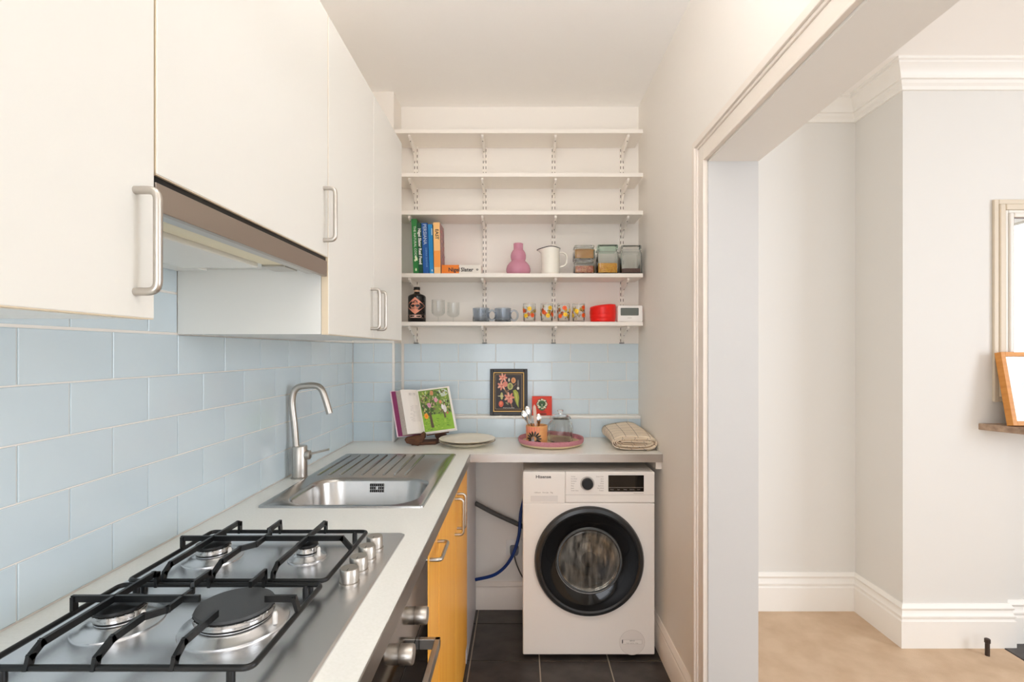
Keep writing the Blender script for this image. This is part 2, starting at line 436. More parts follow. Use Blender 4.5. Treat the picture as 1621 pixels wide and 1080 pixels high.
def sweep(path, prof):
    """mitred moulding: prof = (offset to the right of travel, z)"""
    pts = [Vector((x, y)) for x, y in path]; n = len(pts); rings = []
    for i in range(n):
        d0 = (pts[i] - pts[i - 1]).normalized() if i > 0 else None
        d1 = (pts[i + 1] - pts[i]).normalized() if i < n - 1 else None
        n0 = Vector((d0.y, -d0.x)) if d0 else None; n1 = Vector((d1.y, -d1.x)) if d1 else None
        if n0 is None: m = n1
        elif n1 is None: m = n0
        else:
            m = n0 + n1; m = m / max(m.length_squared / 2, 1e-4)
        rings.append([Vector((pts[i].x + m.x * o, pts[i].y + m.y * o, z)) for o, z in prof])
    return MB().loft(rings)
BASEP = [(-0.004, 0.0), (0.022, 0.0), (0.022, 0.128), (0.016, 0.134), (0.016, 0.140), (0.021, 0.146), (0.021, 0.152), (0.015, 0.158), (0.012, 0.176), (0.016, 0.180), (0.018, 0.188), (0.012, 0.196), (0.006, 0.205), (-0.004, 0.205)]
struct('baseboard_recess', sweep([(XR2, OPY1 + 0.0), (XR2, RECY), (CHX0, RECY), (CHX0, CHY), (2.29, CHY), (2.29, CHY + 0.035), (2.85, CHY + 0.035), (2.85, CHY), (CHX1, CHY), (CHX1, RECY), (RX, RECY), (RX, RYR)], BASEP), GLOSSW, smooth=True)
CORN = [(-0.004, CEILZ), (0.078, CEILZ), (0.080, CEILZ - 0.012), (0.070, CEILZ - 0.016), (0.070, CEILZ - 0.024), (0.058, CEILZ - 0.034), (0.044, CEILZ - 0.050), (0.034, CEILZ - 0.072), (0.034, CEILZ - 0.078), (0.024, CEILZ - 0.080), (0.022, CEILZ - 0.094), (0.012, CEILZ - 0.104), (0.010, CEILZ - 0.120), (-0.004, CEILZ - 0.122)]
struct('trim_7', sweep([(XR2, RYR), (XR2, RECY), (CHX0, RECY), (CHX0, CHY), (CHX1, CHY), (CHX1, RECY), (RX, RECY), (RX, RYR)], CORN), GLOSSW, smooth=True, auto=30)
KB = [(-0.004, 0.0), (0.018, 0.0), (0.018, 0.11), (0.013, 0.118), (0.015, 0.126), (0.010, 0.136), (0.004, 0.145), (-0.004, 0.145)]
struct('baseboard_right', sweep([(XR, YLOW), (XR, OPY1 + 0.092)], KB), TRIMK, smooth=True)
struct('baseboard_back', sweep([(-0.24, YLOW + 0.002), (XR - 0.02, YLOW + 0.002)], KB), TRIMK, smooth=True)
# hearth
hearth = MB().box(2.254, 3.096, 1.954, CHY + 0.03, -0.06, 0.006).build('hearth_slab', SLATE, bevel=0.004)
setp(hearth, 'dark slate hearth slab let into the beige carpet', 'hearth')

# ================================================================== WALL CABINETS
UX = -0.486; UCX = -0.505; UZ0 = 1.433; UZ1 = 2.24
def d_handle(parent, p0, p1, out, r=0.0052, name='handle'):
    p0, p1, out = Vector(p0), Vector(p1), Vector(out)
    pts = fillet([p0, p0 + out, p1 + out, p1], 0.013, 6)
    return MB().tube(pts, r, 12).build(name, NICKEL, parent, smooth=True)
def wall_unit(y0, y1, z0, doors, label):
    t = thing('wall_cabinet', (XL, (y0 + y1) / 2, z0), label, 'cabinet')
    c = MB(); th = 0.016
    c.box(XL, UCX, y0, y0 + th, z0, UZ1).box(XL, UCX, y1 - th, y1, z0, UZ1).box(XL, UCX, y0 + th, y1 - th, z0, z0 + th).box(XL, UCX, y0 + th, y1 - th, UZ1 - th, UZ1).box(XL, XL + 0.006, y0 + th, y1 - th, z0 + th, UZ1 - th)
    c.build('carcass', CABC, t)
    for a0, a1, hy, hz in doors:
        d = MB().box(UCX + 0.0008, UX, a0 + 0.0015, a1 - 0.0015, z0 - 0.0, UZ1).build('door', CABW, t, bevel=0.0012)
        MB().box(UCX + 0.0009, UX - 0.0012, a0 + 0.0003, a0 + 0.0018, z0 + 0.001, UZ1 - 0.001).box(UCX + 0.0009, UX - 0.0012, a0 + 0.0016, a1 - 0.0016, z0 - 0.0012, z0 + 0.001).build('edge_band', EDGE, d)
        d_handle(d, (UX - 0.002, hy, hz), (UX - 0.002, hy, hz + 0.128), (0.031, 0, 0))
    return t
wall_unit(0.07, 0.672, UZ0, [(0.07, 0.672, 0.637, 1.465)], 'tall white wall cabinet with one door beside the hood opening, over the near tiles')
wall_unit(0.674, 1.277, 1.627, [(0.674, 1.277, 1.247, 1.664)], 'short white wall cabinet above the steel cooker hood')
wall_unit(1.279, 2.068, UZ0, [(1.279, 1.674, 1.640, 1.463), (1.674, 2.068, 1.715, 1.463)], 'white double-door wall cabinet over the sink, next to the open shelves')

t = thing('cooker_hood', (-0.68, 0.975, 1.583), 'built-in cooker hood with brushed steel front strip below short white cabinet', 'cooker hood')
MB().box(XL + 0.001, -0.50, 0.676, 1.275, 1.597, 1.6265).build('housing', CABC, t)
MB().box(-0.500, -0.488, 0.676, 1.275, 1.578, 1.6165).build('front_strip', HOODS, t, bevel=0.001)
MB().box(-0.502, -0.492, 0.676, 1.275, 1.6165, 1.6266).build('gap_shade_strip', BLACK, t)  # black strip stands in for the shade in this gap
MB().box(-0.534, -0.4885, 0.678, 1.262, 1.583, 1.5975).build('lip', STEEL, t, bevel=0.002)
MB().box(-0.598, -0.534, 0.69, 1.19, 1.590, 1.5972).build('light_cover', mat('hood_light_cover', rgb(236, 226, 196), 0.4), t, bevel=0.002)
f = MB().box(-0.775, -0.602, 0.69, 1.16, 1.581, 1.5972).build('filter_panel', mat('filter_panel_white', rgb(226, 228, 224), 0.35), t, bevel=0.003)
MB().box(-0.86, -0.78, 0.69, 1.262, 1.590, 1.5972).build('rear_panel', CABC, t, bevel=0.002)
MB().box(-0.60, -0.545, 1.17, 1.235, 1.584, 1.5972).build('slide_bracket', STEEL, t, bevel=0.002)

# ================================================================== WORKTOP
SX0, SX1, SY0, SY1 = -0.79, -0.291, 1.512, 2.290
wt = thing('worktop', (-0.55, 1.3, 0.882), 'pale grey laminate L-shaped worktop with brushed metal front edge', 'worktop')
hx0, hx1, hy0, hy1 = -0.75, -0.315, 1.528, 1.885
WF = -0.232; WFY = 2.309
m = MB()
m.box(XL, WF, 0.15, hy0, 0.882, WT).box(XL, hx0, hy0, hy1, 0.882, WT).box(hx1, WF, hy0, hy1, 0.882, WT).box(XL, WF, hy1, WFY, 0.882, WT)
m.box(XL, XR - 0.001, WFY, BOXY, 0.882, WT).box(BOXX, XR - 0.001, BOXY, YLOW, 0.882, WT)
m.build('top', WORK, wt)
MB().box(WF, WF + 0.003, 0.15, WFY, 0.882, WT - 0.0012).build('edge_strip', ALU, wt)
MB().box(WF, XR - 0.0005, WFY - 0.003, WFY, 0.882, WT - 0.0012).build('edge_strip', mat('aluminium_edge_x', rgb(186, 178, 170), 0.3, metal=1.0, bump=(300, 0.06, (1, 1, 14))), wt)
b = MB().box(0.622, XR, 2.325, 2.70, 0.846, 0.882).build('support_batten', TRIMK, bevel=0.002)
setp(b, 'short painted batten fixed to wall under worktop end beside washing machine', 'batten')

# ------------------------------------------------------------------ sink
t = thing('kitchen_sink', (-0.54, 1.9, 0.92), 'stainless steel inset sink with ribbed drainer', 'sink')
m = MB(); n = 7
bx0, bx1, by0, by1 = -0.735, -0.328, 1.542, 1.868
rings = [rrect(SX0, SX1, SY0, SY1, 0.012, WT, n), rrect(SX0 + 0.001, SX1 - 0.001, SY0 + 0.001, SY1 - 0.001, 0.012, WT + 0.005, n), rrect(SX0 + 0.010, SX1 - 0.010, SY0 + 0.010, SY1 - 0.010, 0.012, WT + 0.006, n),
         rrect(SX0 + 0.016, SX1 - 0.016, SY0 + 0.016, SY1 - 0.016, 0.012, WT + 0.0025, n),
         rrect(bx0 - 0.006, bx1 + 0.006, by0 - 0.006, by1 + 0.006, 0.095, WT + 0.0025, n), rrect(bx0, bx1, by0, by1, 0.09, WT - 0.001, n), rrect(bx0 + 0.004, bx1 - 0.004, by0 + 0.004, by1 - 0.004, 0.088, WT - 0.012, n),
         rrect(bx0 + 0.014, bx1 - 0.014, by0 + 0.014, by1 - 0.014, 0.085, WT - 0.13, n), rrect(bx0 + 0.03, bx1 - 0.03, by0 + 0.03, by1 - 0.03, 0.08, WT - 0.155, n), rrect(bx0 + 0.06, bx1 - 0.06, by0 + 0.06, by1 - 0.06, 0.07, WT - 0.162, n)]
m.loft(rings, cap0=False); m.build('basin', SINKM, t, smooth=True, auto=50)
for k in range(9):
    x = -0.762 + 0.041 * k
    MB().tube([(x, 1.905, WT + 0.0022), (x, 1.915, WT + 0.0045), (x, 2.255, WT + 0.0045), (x, 2.263, WT + 0.0022)], 0.0045, 8).build('drainer_rib', SINKM, t, smooth=True)
m = MB(); yb = by1 - 0.0085
for i in range(7):
    for j in range(3):
        if i == 3 and j == 1: continue
        xx = -0.553 + i * 0.0075; zz = WT - 0.018 - j * 0.011
        m.box(xx, xx + 0.0042, yb - 0.004, yb + 0.006, zz - 0.0085, zz)
m.build('overflow_slots', BLACK, t)
MB().lathe([(0.0, 0), (0.042, 0), (0.045, 0.003), (0.030, 0.004), (0.0, 0.002)], (-0.53, 1.70, WT - 0.1615), 24).build('plug', CHROME, t, smooth=True)

# ------------------------------------------------------------------ faucet
FY = 1.872
t = thing('kitchen_tap', (-0.818, FY, WT), 'brushed nickel swan-neck mixer tap standing behind the sink', 'tap')
MB().lathe([(0.030, 0), (0.030, 0.004), (0.0265, 0.006), (0.0265, 0.116), (0.025, 0.119), (0.0, 0.1195)], (-0.818, FY, WT), 28).build('body', NICKEL, t, smooth=True)
pts = [P(469, 712, FY), P(466, 672, FY), P(462.5, 640, FY), P(465, 622, FY), P(472, 613.5, FY), P(484, 611, FY), P(496, 610.5, FY), P(506, 613.5, FY), P(512.5, 624, FY), P(522, 655, FY)]
pts = bezier(pts, 6)
MB().tube(pts, 0.0118, 16).build('spout', NICKEL, t, smooth=True)
lv = MB().lathe([(0.0, 0.0), (0.017, 0.0), (0.017, 0.016), (0.013, 0.019), (0.0, 0.0195)], (-0.796, FY, 1.006), 20, axis='x').build('lever_hub', NICKEL, t, smooth=True)
MB().tube([P(490, 719, FY), P(521, 711.5, FY)], 0.0038, 10).build('lever', NICKEL, lv, smooth=True)

# ------------------------------------------------------------------ gas hob
HX0, HX1, HY0, HY1 = -0.80, -0.294, 0.695, 1.294
t = thing('gas_hob', (-0.55, 1.0, WT), 'stainless steel four-burner gas hob with black pan supports', 'hob')
ZH = WT + 0.006
m = MB().loft([rrect(HX0, HX1, HY0, HY1, 0.012, WT, 4), rrect(HX0, HX1, HY0, HY1, 0.012, WT + 0.003, 4), rrect(HX0 + 0.004, HX1 - 0.004, HY0 + 0.004, HY1 - 0.004, 0.011, ZH, 4)])
m.build('plate', HOBM, t, smooth=True, auto=20)
def burner(x, y, r, kind):
    k_ = 1.42 if kind else 1.80
    base = MB().lathe([(r * k_, 0), (r * k_ * 0.985, 0.003), (r * (1 + (k_ - 1) * 0.6), 0.005), (r * (1 + (k_ - 1) * 0.32), 0.010), (r * 0.98, 0.012), (r * 0.98, 0.013), (0, 0.013)], (x, y, ZH - 0.0005), 40)
    bs = base.build('burner', HOBM, t, smooth=True, auto=30)
    MB().lathe([(r * 0.93, 0.0125), (r * 0.93, 0.017), (0, 0.017)], (x, y, ZH), 32).build('throat', BLACK, bs, smooth=True)
    rings = []
    m = MB().lathe([(0, 0.0165), (r * 1.02, 0.0165), (r * 1.04, 0.019), (r * 1.04, 0.0265), (r * 0.98, 0.0275), (0, 0.0275)], (x, y, ZH), 40)
    for i in range(max(14, int(r * 500))):   # flame notches
        a = 2 * math.pi * i / max(14, int(r * 500)); c, s_ = math.cos(a), math.sin(a)
        p = Vector((x + r * 1.035 * c, y + r * 1.035 * s_, ZH + 0.0255))
        m.box(p.x - 0.0011, p.x + 0.0011, p.y - 0.0011, p.y + 0.0011, p.z - 0.0, p.z + 0.0022)
    m.build('flame_ring', CHROME, bs, smooth=True, auto=30)
    MB().lathe([(0, 0.0278), (r * 1.0, 0.0278), (r * 1.03, 0.030), (r * 1.0, 0.0335), (r * 0.6, 0.0345), (0, 0.0345)], (x, y, ZH), 40).build('burner_cap', BCAP if kind else BLACK, bs, smooth=True, auto=30)
    MB().lathe([(0.004, 0), (0.004, 0.016), (0.0025, 0.02), (0, 0.02)], (x + r * 1.22, y - 0.2 * r, ZH + 0.006), 10).build('igniter', WHITEP, bs, smooth=True)
burner(-0.690, 1.134, 0.034, 0); burner(-0.479, 1.134, 0.023, 0); burner(-0.683, 0.862, 0.037, 0); burner(-0.486, 0.862, 0.060, 1)
ZF = ZH + 0.020; ZT = ZH + 0.044
def bar(m, p0, p1, w=0.0028, h=0.0055):
    m.tube([p0, p1], 0, 4, sq=(h, w))
def grate(y0, y1, bars):
    x0, x1 = -0.758, -0.377
    g = MB().tube(rrect(x0, x1, y0, y1, 0.012, ZF, 5), 0.0047, 8, closed=True).build('pan_support', IRON, t, smooth=True, auto=60)
    for fx in (x0 + 0.03, x1 - 0.03):
        for fy in (y0 + 0.002, y1 - 0.002):
            MB().lathe([(0.006, 0), (0.006, 0.014), (0.004, 0.02)], (fx, fy, ZH), 10).build('foot', IRON, g, smooth=True)
    for pts in bars:
        m = MB()
        for a, b_ in zip(pts[:-1], pts[1:]):
            d = (Vector(b_) - Vector(a)).normalized() * 0.0035
            bar(m, Vector(a) - d, Vector(b_) + d)
        m.build('finger', IRON, g)
def fin(x, y_edge, y_end, y_up=0.004):   # from frame edge up and over toward y_end
    sgn = 1 if y_end > y_edge else -1
    return [(x, y_edge, ZF), (x, y_edge + sgn * y_up, ZT - 0.012), (x, y_edge + sgn * 0.022, ZT), (x, y_end, ZT)]
def over(x, y0, y1):
    return [(x, y0, ZF), (x, y0 + 0.004, ZT - 0.01), (x, y0 + 0.02, ZT), (x, y1 - 0.01, ZT), (x, y1, ZT - 0.004), (x, y1, ZF)]
def wavy(y0, y1):
    ym = (y0 + y1) / 2
    return [(-0.596, y0, ZF), (-0.596, y0 + 0.003, ZT - 0.012), (-0.596, y0 + 0.03, ZT), (-0.596, ym - 0.035, ZT), (-0.574, ym - 0.012, ZT), (-0.574, ym + 0.05, ZT), (-0.590, ym + 0.075, ZT), (-0.590, y1 - 0.004, ZT), (-0.590, y1, ZF)]
grate(0.976, 1.243, [over(-0.690, 0.976, 1.243), wavy(0.976, 1.243), over(-0.479, 0.976, 1.243),
      [(-0.758, 1.134, ZF), (-0.758, 1.134, ZT), (-0.40, 1.134, ZT), (-0.379, 1.134, ZF)]])
grate(0.708, 0.960, [over(-0.690, 0.708, 0.960), wavy(0.708, 0.960), fin(-0.486, 0.708, 0.806), [(-0.486, 0.960, ZF), (-0.486, 0.960, ZT), (-0.486, 0.912, ZT)],
      [(-0.758, 0.858, ZF), (-0.758, 0.858, ZT), (-0.548, 0.858, ZT)], [(-0.377, 0.858, ZF), (-0.384, 0.858, ZT), (-0.430, 0.858, ZT)]])
for k in range(4):
    y = 1.013 + 0.0585 * k
    kb = MB().lathe([(0.020, 0), (0.020, 0.003), (0.0175, 0.0035), (0.0175, 0.005), (0.019, 0.006), (0.0185, 0.028), (0.017, 0.030), (0, 0.030)], (-0.343, y, ZH), 28).build('knob', NICKEL, t, smooth=True)
    MB().box(-0.3435, -0.3425, y - 0.016, y - 0.005, ZH + 0.0299, ZH + 0.0303).build('pointer', BLACK, kb)

# ================================================================== BASE UNITS
DX = -0.237; DT = 0.019
def vhandle(d, y, z0, z1): d_handle(d, (DX - 0.001, y, z0), (DX - 0.001, y, z1), (0.031, 0, 0))
def base_unit(y0, y1, label, doors, name='base_cabinet'):
    t = thing(name, (-0.55, (y0 + y1) / 2, 0), label, 'cabinet'); th = 0.016
    c = MB().box(-0.80, DX - DT - 0.001, y0, y0 + th, 0.0, 0.74).box(-0.80, DX - DT - 0.001, y1 - th, y1, 0.0, 0.74).box(-0.80, DX - DT - 0.001, y0 + th, y1 - th, 0.10, 0.116).box(-0.80, -0.79, y0 + th, y1 - th, 0.116, 0.74)
    c.box(DX - DT - 0.02, DX - DT - 0.001, y0, y1, 0.74, 0.88)
    c.build('carcass', mat('carcass_gap_dark', rgb(120, 84, 50), 0.6), t)  # brown keeps the door gaps dark, standing in for their shade
    MB().box(DX - DT, DX - 0.006, y0, y1, 0.0, 0.086).build('plinth', BEECH, t)
    for a0, a1 in doors:
        d = MB().box(DX - DT, DX, a0 + 0.0015, a1 - 0.0015, 0.09, 0.874).build('door', BEECH, t, bevel=0.0015)
        yield t, d
for t_, d in base_unit(1.299, 1.468, 'narrow beech pull-out base cabinet beside the oven with horizontal bar handle', [(1.299, 1.468)]):
    d_handle(d, (DX - 0.001, 1.319, 0.845), (DX - 0.001, 1.447, 0.845), (0.031, 0, 0))
for i, (t_, d) in enumerate(base_unit(1.470, 2.240, 'beech double-door base cabinet under the sink', [(1.470, 1.855), (1.855, 2.240)])):
    vhandle(d, 1.822 if i == 0 else 1.888, 0.728, 0.856)
for t_, d in base_unit(0.16, 0.690, 'beech base cabinet on the far side of the oven from the sink', [(0.16, 0.690)]): vhandle(d, 0.20, 0.728, 0.856)
pn = MB().box(-0.262, -0.240, 2.244, YLOW - 0.02, 0, 0.88).build('end_panel', PANEL, bevel=0.001)
setp(pn, 'pale grey end panel between beech cupboard and the washing machine recess', 'panel')

t = thing('built_under_oven', (-0.5, 0.995, 0.0), 'built-under oven with reflective control panel below gas hob', 'oven')
MB().box(-0.80, DX - 0.022, 0.70, 1.290, 0.09, 0.73).box(-0.30, DX - 0.022, 0.70, 1.290, 0.73, 0.878).build('body', BLACK, t)
MB().box(DX - 0.022, DX - 0.001, 0.694, 1.296, 0.738, 0.876).build('control_panel', OVENP, t, bevel=0.001)
od = MB().box(DX - 0.022, DX - 0.001, 0.694, 1.296, 0.10, 0.734).build('oven_door', BGLASS, t, bevel=0.001)
MB().box(DX - 0.022, DX - 0.008, 0.694, 1.296, 0.0, 0.095).build('plinth', BLACK, t)
for y in (1.147, 1.0, 0.853):
    MB().lathe([(0.0, 0.0), (0.0185, 0.0), (0.019, 0.002), (0.019, 0.025), (0.0175, 0.027), (0, 0.027)], (DX - 0.001, y, 0.790), 28, axis='x').build('knob', NICKEL, t, smooth=True)
hd = MB()
hd.box(DX - 0.001, DX + 0.047, 1.187, 1.199, 0.688, 0.712).box(DX - 0.001, DX + 0.047, 0.791, 0.803, 0.688, 0.712).box(DX + 0.035, DX + 0.047, 0.791, 1.199, 0.688, 0.712)
hd.build('handle', NICKEL, od, bevel=0.001)

# ================================================================== WASHING MACHINE
WY = 2.279; WX0, WX1 = 0.0105, 0.6055; WZ0, WZ1 = 0.014, 0.847
t = thing('washing_machine', (0.308, 2.49, 0), 'white front-loading washing machine with black porthole door under worktop', 'washing machine')
MB().box(WX0, WX1, WY + 0.012, 2.655, WZ0, 0.828).build('body', WASH, t, bevel=0.006)
MB().box(WX0 + 0.002, WX1 - 0.002, WY + 0.014, 2.655, 0.8285, WZ1).build('lid', WASHG, t, bevel=0.006)
MB().box(WX0, WX1, WY, WY + 0.0115, WZ0 + 0.006, 0.704).build('front_panel', WASH, t, bevel=0.005)
cp = MB().box(0.2025, WX1, WY, WY + 0.0115, 0.7055, WZ1 - 0.002).build('control_panel', WASH, t, bevel=0.004)
MB().box(0.2025, WX1 - 0.004, WY - 0.0006, WY + 0.002, 0.7410, 0.7422).build('seam', WASHG, cp)
dr = MB().box(WX0, 0.2015, WY, WY + 0.0115, 0.701, WZ1 - 0.002).build('detergent_drawer', WASH, t, bevel=0.004)
MB().box(0.046, 0.168, WY - 0.0012, WY + 0.002, 0.712, 0.738).build('finger_grip', mat('washer_grip', rgb(228, 224, 220), 0.25), dr, bevel=0.001)
for fx in (0.06, 0.556):
    for fy in (WY + 0.07, 2.61): MB().lathe([(0.022, 0), (0.022, 0.008), (0.012, 0.012), (0.012, 0.018), (0, 0.018)], (fx, fy, 0), 14).build('foot', BLACK, t, smooth=True)
MB().box(0.0350, 0.5810, WY + 0.04, WY + 0.05, 0.004, 0.02).build('toe_panel', BLACK, t)
TXT = mat('text_dark', rgb(52, 48, 46), 0.5); TXTG = mat('text_grey', rgb(150, 142, 136), 0.5); TXTW = mat('text_white', rgb(240, 238, 232), 0.5)
text(dr, 'brand_lettering', 'Hisense', 0.019, (0.103, WY - 0.0002, 0.8225), TXT, bold=0.0004, sx=1.15)
text(dr, 'printed_caption', '1200rpm   Pure Jet   7kg', 0.0085, (0.103, WY - 0.0002, 0.752), TXTG)
dial = MB().lathe([(0.0, -0.020), (0.0225, -0.020), (0.0245, -0.018), (0.026, 0.0), (0.0, 0.0)], (0.301, WY, 0.793), 32, axis='y').build('dial', BLACK, cp, smooth=True)
MB().lathe([(0.0, -0.002), (0.031, -0.002), (0.032, 0.0), (0.0, 0.0)], (0.301, WY, 0.793), 32, axis='y').build('dial_ring', WASHG, cp, smooth=True)
words = ['Cotton', 'Eco 40-60', 'Synthetic', 'Wool', 'Baby', 'Jeans', 'Drum Clean']
for k, wd in enumerate(words):
    z = 0.824 - 0.0105 * k
    text(cp, 'programme_name', wd, 0.0068, (0.2275, WY - 0.0002, z), TXTG, align='LEFT')
    text(cp, 'programme_name', words[6 - k], 0.0068, (0.375, WY - 0.0002, z), TXTG, align='RIGHT')
ds = MB().box(0.396, 0.556, WY - 0.0016, WY + 0.003, 0.756, 0.830).build('display', BGLASS, cp, bevel=0.001)
MB().box(0.398, 0.554, WY - 0.0020, WY - 0.0014, 0.7742, 0.7756).build('key_line', TXTG, ds)
for k in range(5): text(ds, 'key_label', ['Temp', 'Spin', 'Delay', 'Options', 'Start'][k], 0.0065, (0.412 + 0.030 * k, WY - 0.0022, 0.766), TXTG)
MB().box(0.51, 0.555, WY - 0.0006, WY + 0.001, 0.7478, 0.7490).build('caption_line', TXTG, cp)
# porthole
DC = Vector((0.3085, WY, 0.4455))
door = MB().lathe([(0.246, 0.0), (0.246, -0.012), (0.240, -0.022), (0.226, -0.026), (0.219, -0.022), (0.219, 0.0)], DC, 72, axis='y', cap0=False, cap1=False)
door = door.build('porthole_door', BEZEL, t, smooth=True, auto=40)
MB().lathe([(0.2188, -0.0215), (0.190, -0.018), (0.150, -0.0065), (0.150, 0.003), (0.2188, 0.003)], DC, 72, axis='y', cap0=False, cap1=False).build('glass_ring', BGLASS, door, smooth=True)
GC = DC + Vector((0, 0, 0.004))
MB().lathe([(0.1495, -0.006), (0.146, -0.011), (0.139, -0.011), (0.136, -0.006), (0.136, 0.004), (0.1495, 0.004)], GC, 64, axis='y', cap0=False, cap1=False).build('chrome_ring', mat('ring_grey', rgb(120, 124, 126), 0.15, metal=0.7), door, smooth=True)
prof = [(0.0, -0.004), (0.06, -0.006), (0.11, -0.006), (0.1355, -0.001), (0.136, 0.003)]
inner = [(0.131, 0.004), (0.125, 0.020), (0.10, 0.032), (0.05, 0.038), (0.0, 0.040)]
MB().lathe([(0.0, 0.0112), (0.03, 0.0105), (0.07, 0.0065), (0.11, -0.0005), (0.133, -0.006), (0.136, -0.004), (0.1355, 0.006), (0.13, 0.0065), (0.108, 0.0060), (0.07, 0.0110), (0.03, 0.0150), (0, 0.0158)][::-1], GC - Vector((0, 0.0105, 0)), 64, axis='y').build('bowl_glass', CLEARG, door, smooth=True, auto=70)
# drum seen through the glass : shallow steel bowl in front of the front panel
MB().lathe([(0.1355, -0.0005), (0.0, -0.0005), (0.0, 0.002), (0.1355, 0.002)], GC, 48, axis='y', cap0=False, cap1=False).build('drum_back', mat('drum_steel', rgb(176, 166, 152), 0.2, metal=1.0, noise=(14, rgb(40, 34, 30), (3, 1, 0.8)), bump=(14, 1.0, (2.5, 1, 0.6))), door)
MB().lathe([(0.0, -0.0009), (0.0565, -0.0009), (0.0568, -0.0002), (0.0, -0.0002)], (0.503, WY, 0.076), 40, axis='y').build('energy_sticker', mat('sticker_clear', rgb(236, 231, 226), 0.15), t)
st = MB()
for i in range(40):
    a0 = 2 * math.pi * i / 40; a1 = 2 * math.pi * (i + 1) / 40
    pp = [Vector((0.503 + r_ * math.cos(a), WY - 0.0011, 0.076 + r_ * math.sin(a))) for r_, a in ((0.0562, a0), (0.0568, a0), (0.0568, a1), (0.0562, a1))]
    st.add(pp, [(0, 1, 2, 3)])
st.build('sticker_outline', TXTG, t)
lb = MB().box(0.459, 0.548, WY - 0.0012, WY - 0.0008, 0.0685, 0.0885).build('sticker_frame', TXTG, t)
MB().box(0.4598, 0.5472, WY - 0.0014, WY - 0.0010, 0.0693, 0.0877).build('sticker_field', WASH, t)
MB().box(0.4575, 0.4615, WY - 0.0016, WY - 0.0010, 0.0725, 0.0885).build('sticker_mark', BLACK, t)
text(t, 'sticker_text', 'SERVICE', 0.0062, (0.503, WY - 0.0015, 0.0835), TXT); text(t, 'sticker_text', 'Model  Serial No.  Rating', 0.0052, (0.503, WY - 0.0015, 0.0735), TXTG)

# hoses, socket
h = MB().tube(bezier([P(752.5, 797, 2.66), P(785, 814, 2.68), P(826, 833, 2.695), P(850, 846, 2.695)], 8), 0.0125, 12)
setp(h.build('drain_hose', HOSEG, smooth=True), 'grey ribbed drain hose running behind the washing machine', 'hose')
h = MB().tube(bezier([P(832, 780, 2.69), P(824.5, 812, 2.68), P(821, 850, 2.66), P(808, 886, 2.65), P(785, 909, 2.65), P(752.5, 918, 2.66)], 10), 0.0085, 12)
setp(h.build('inlet_hose', HOSEB, smooth=True), 'blue water inlet hose curving beside the washing machine', 'hose')
t = thing('wall_socket', (-0.045, YLOW + 0.003, 0.33), 'white wall socket with plug below the worktop', 'socket')
MB().box(-0.078, 0.008, YLOW - 0.006, YLOW + 0.004, 0.285, 0.372).build('face_plate', WHITEP, t, bevel=0.003)
pg = MB().loft([rrect(-0.058, -0.010, 0.295, 0.345, 0.012, 0, 4), rrect(-0.055, -0.013, 0.298, 0.342, 0.012, 0.03, 4)])
pg.v = [Vector((p.x, YLOW - 0.006 - p.z, p.y)) for p in pg.v]
pl = pg.build('plug', mat('plug_grey', rgb(120, 124, 134), 0.4), t, smooth=True, auto=40)
MB().tube(bezier([(-0.034, YLOW - 0.03, 0.298), (-0.02, YLOW - 0.035, 0.25), (0.006, YLOW - 0.03, 0.19), (0.03, YLOW - 0.016, 0.15)], 8), 0.0035, 8).build('power_cord', HOSEG, t, smooth=True)

# ================================================================== SHELVES
SHF = 2.59; SHX0, SHX1 = -0.646, 0.628; UPX = (-0.5735, -0.197, 0.181, 0.556)
ST = [2.528, 2.304, 2.110, 1.789, 1.5405]
names = ['topmost white wall shelf, empty, just below the ceiling', 'second white wall shelf from the top, empty', 'white wall shelf above the cookbooks, empty', 'white wall shelf carrying the cookbooks, vase and storage jars', 'lowest white wall shelf carrying the bottle, glasses and kitchen timer']
for k, zt in enumerate(ST):
    t = thing('wall_shelf', (0, 2.69, zt - 0.02), names[k], 'shelf', 'white adjustable wall shelves')
    MB().box(SHX0, SHX1, SHF, YB + 0.001, zt - 0.02, zt).build('board', SHELFW, t, bevel=0.0012)
    zu = zt - 0.02
    for x in UPX:
        poly = [(x - 0.006, 2.772, zu), (x - 0.006, 2.606, zu), (x - 0.006, 2.602, zu - 0.010), (x - 0.006, 2.610, zu - 0.017), (x - 0.006, 2.735, zu - 0.052), (x - 0.006, 2.760, zu - 0.078), (x - 0.006, 2.772, zu - 0.082)]
        br = MB().prism(poly, (0.012, 0, 0)).build('bracket', SHELFW, t, bevel=0.002)
        m = MB()
        for yy, dz in ((2.632, 0.0245), (2.715, 0.0475)): m.lathe([(0.0022, -0.0012), (0.0022, 0.002)], (x, yy, zu - dz), 8, axis='y')
        m.build('screw_hole', DARKSLOT, br)
for x in UPX:
    w_ = {UPX[0]: 'white slotted shelf upright behind the green cookbook and dark bottle', UPX[1]: 'white slotted shelf upright behind the blue glass mugs', UPX[2]: 'white slotted shelf upright behind the white enamel jug', UPX[3]: 'white slotted shelf upright behind the kitchen timer'}[x]
    t = thing('shelf_upright', (x, YB, 1.434), w_, 'shelf upright', 'slotted shelf uprights')
    MB().box(x - 0.0125, x + 0.0125, YB - 0.009, YB + 0.004, 1.434, 2.512).build('rail', SHELFW, t, bevel=0.001)
    m = MB(); z = 1.440
    while z < 2.49:
        for dx in (-0.0072, 0.0072): m.box(x + dx - 0.0017, x + dx + 0.0017, YB - 0.0094, YB - 0.0085, z, z + 0.0155)
        z += 0.0316
    m.build('slots', DARKSLOT, t)  # dark boxes laid on the rail, painted as shaded slot recesses
    MB().box(x - 0.0125, x + 0.0125, YB - 0.0095, YB + 0.004, 1.4325, 1.4365).build('end_cap', BLACK, t)

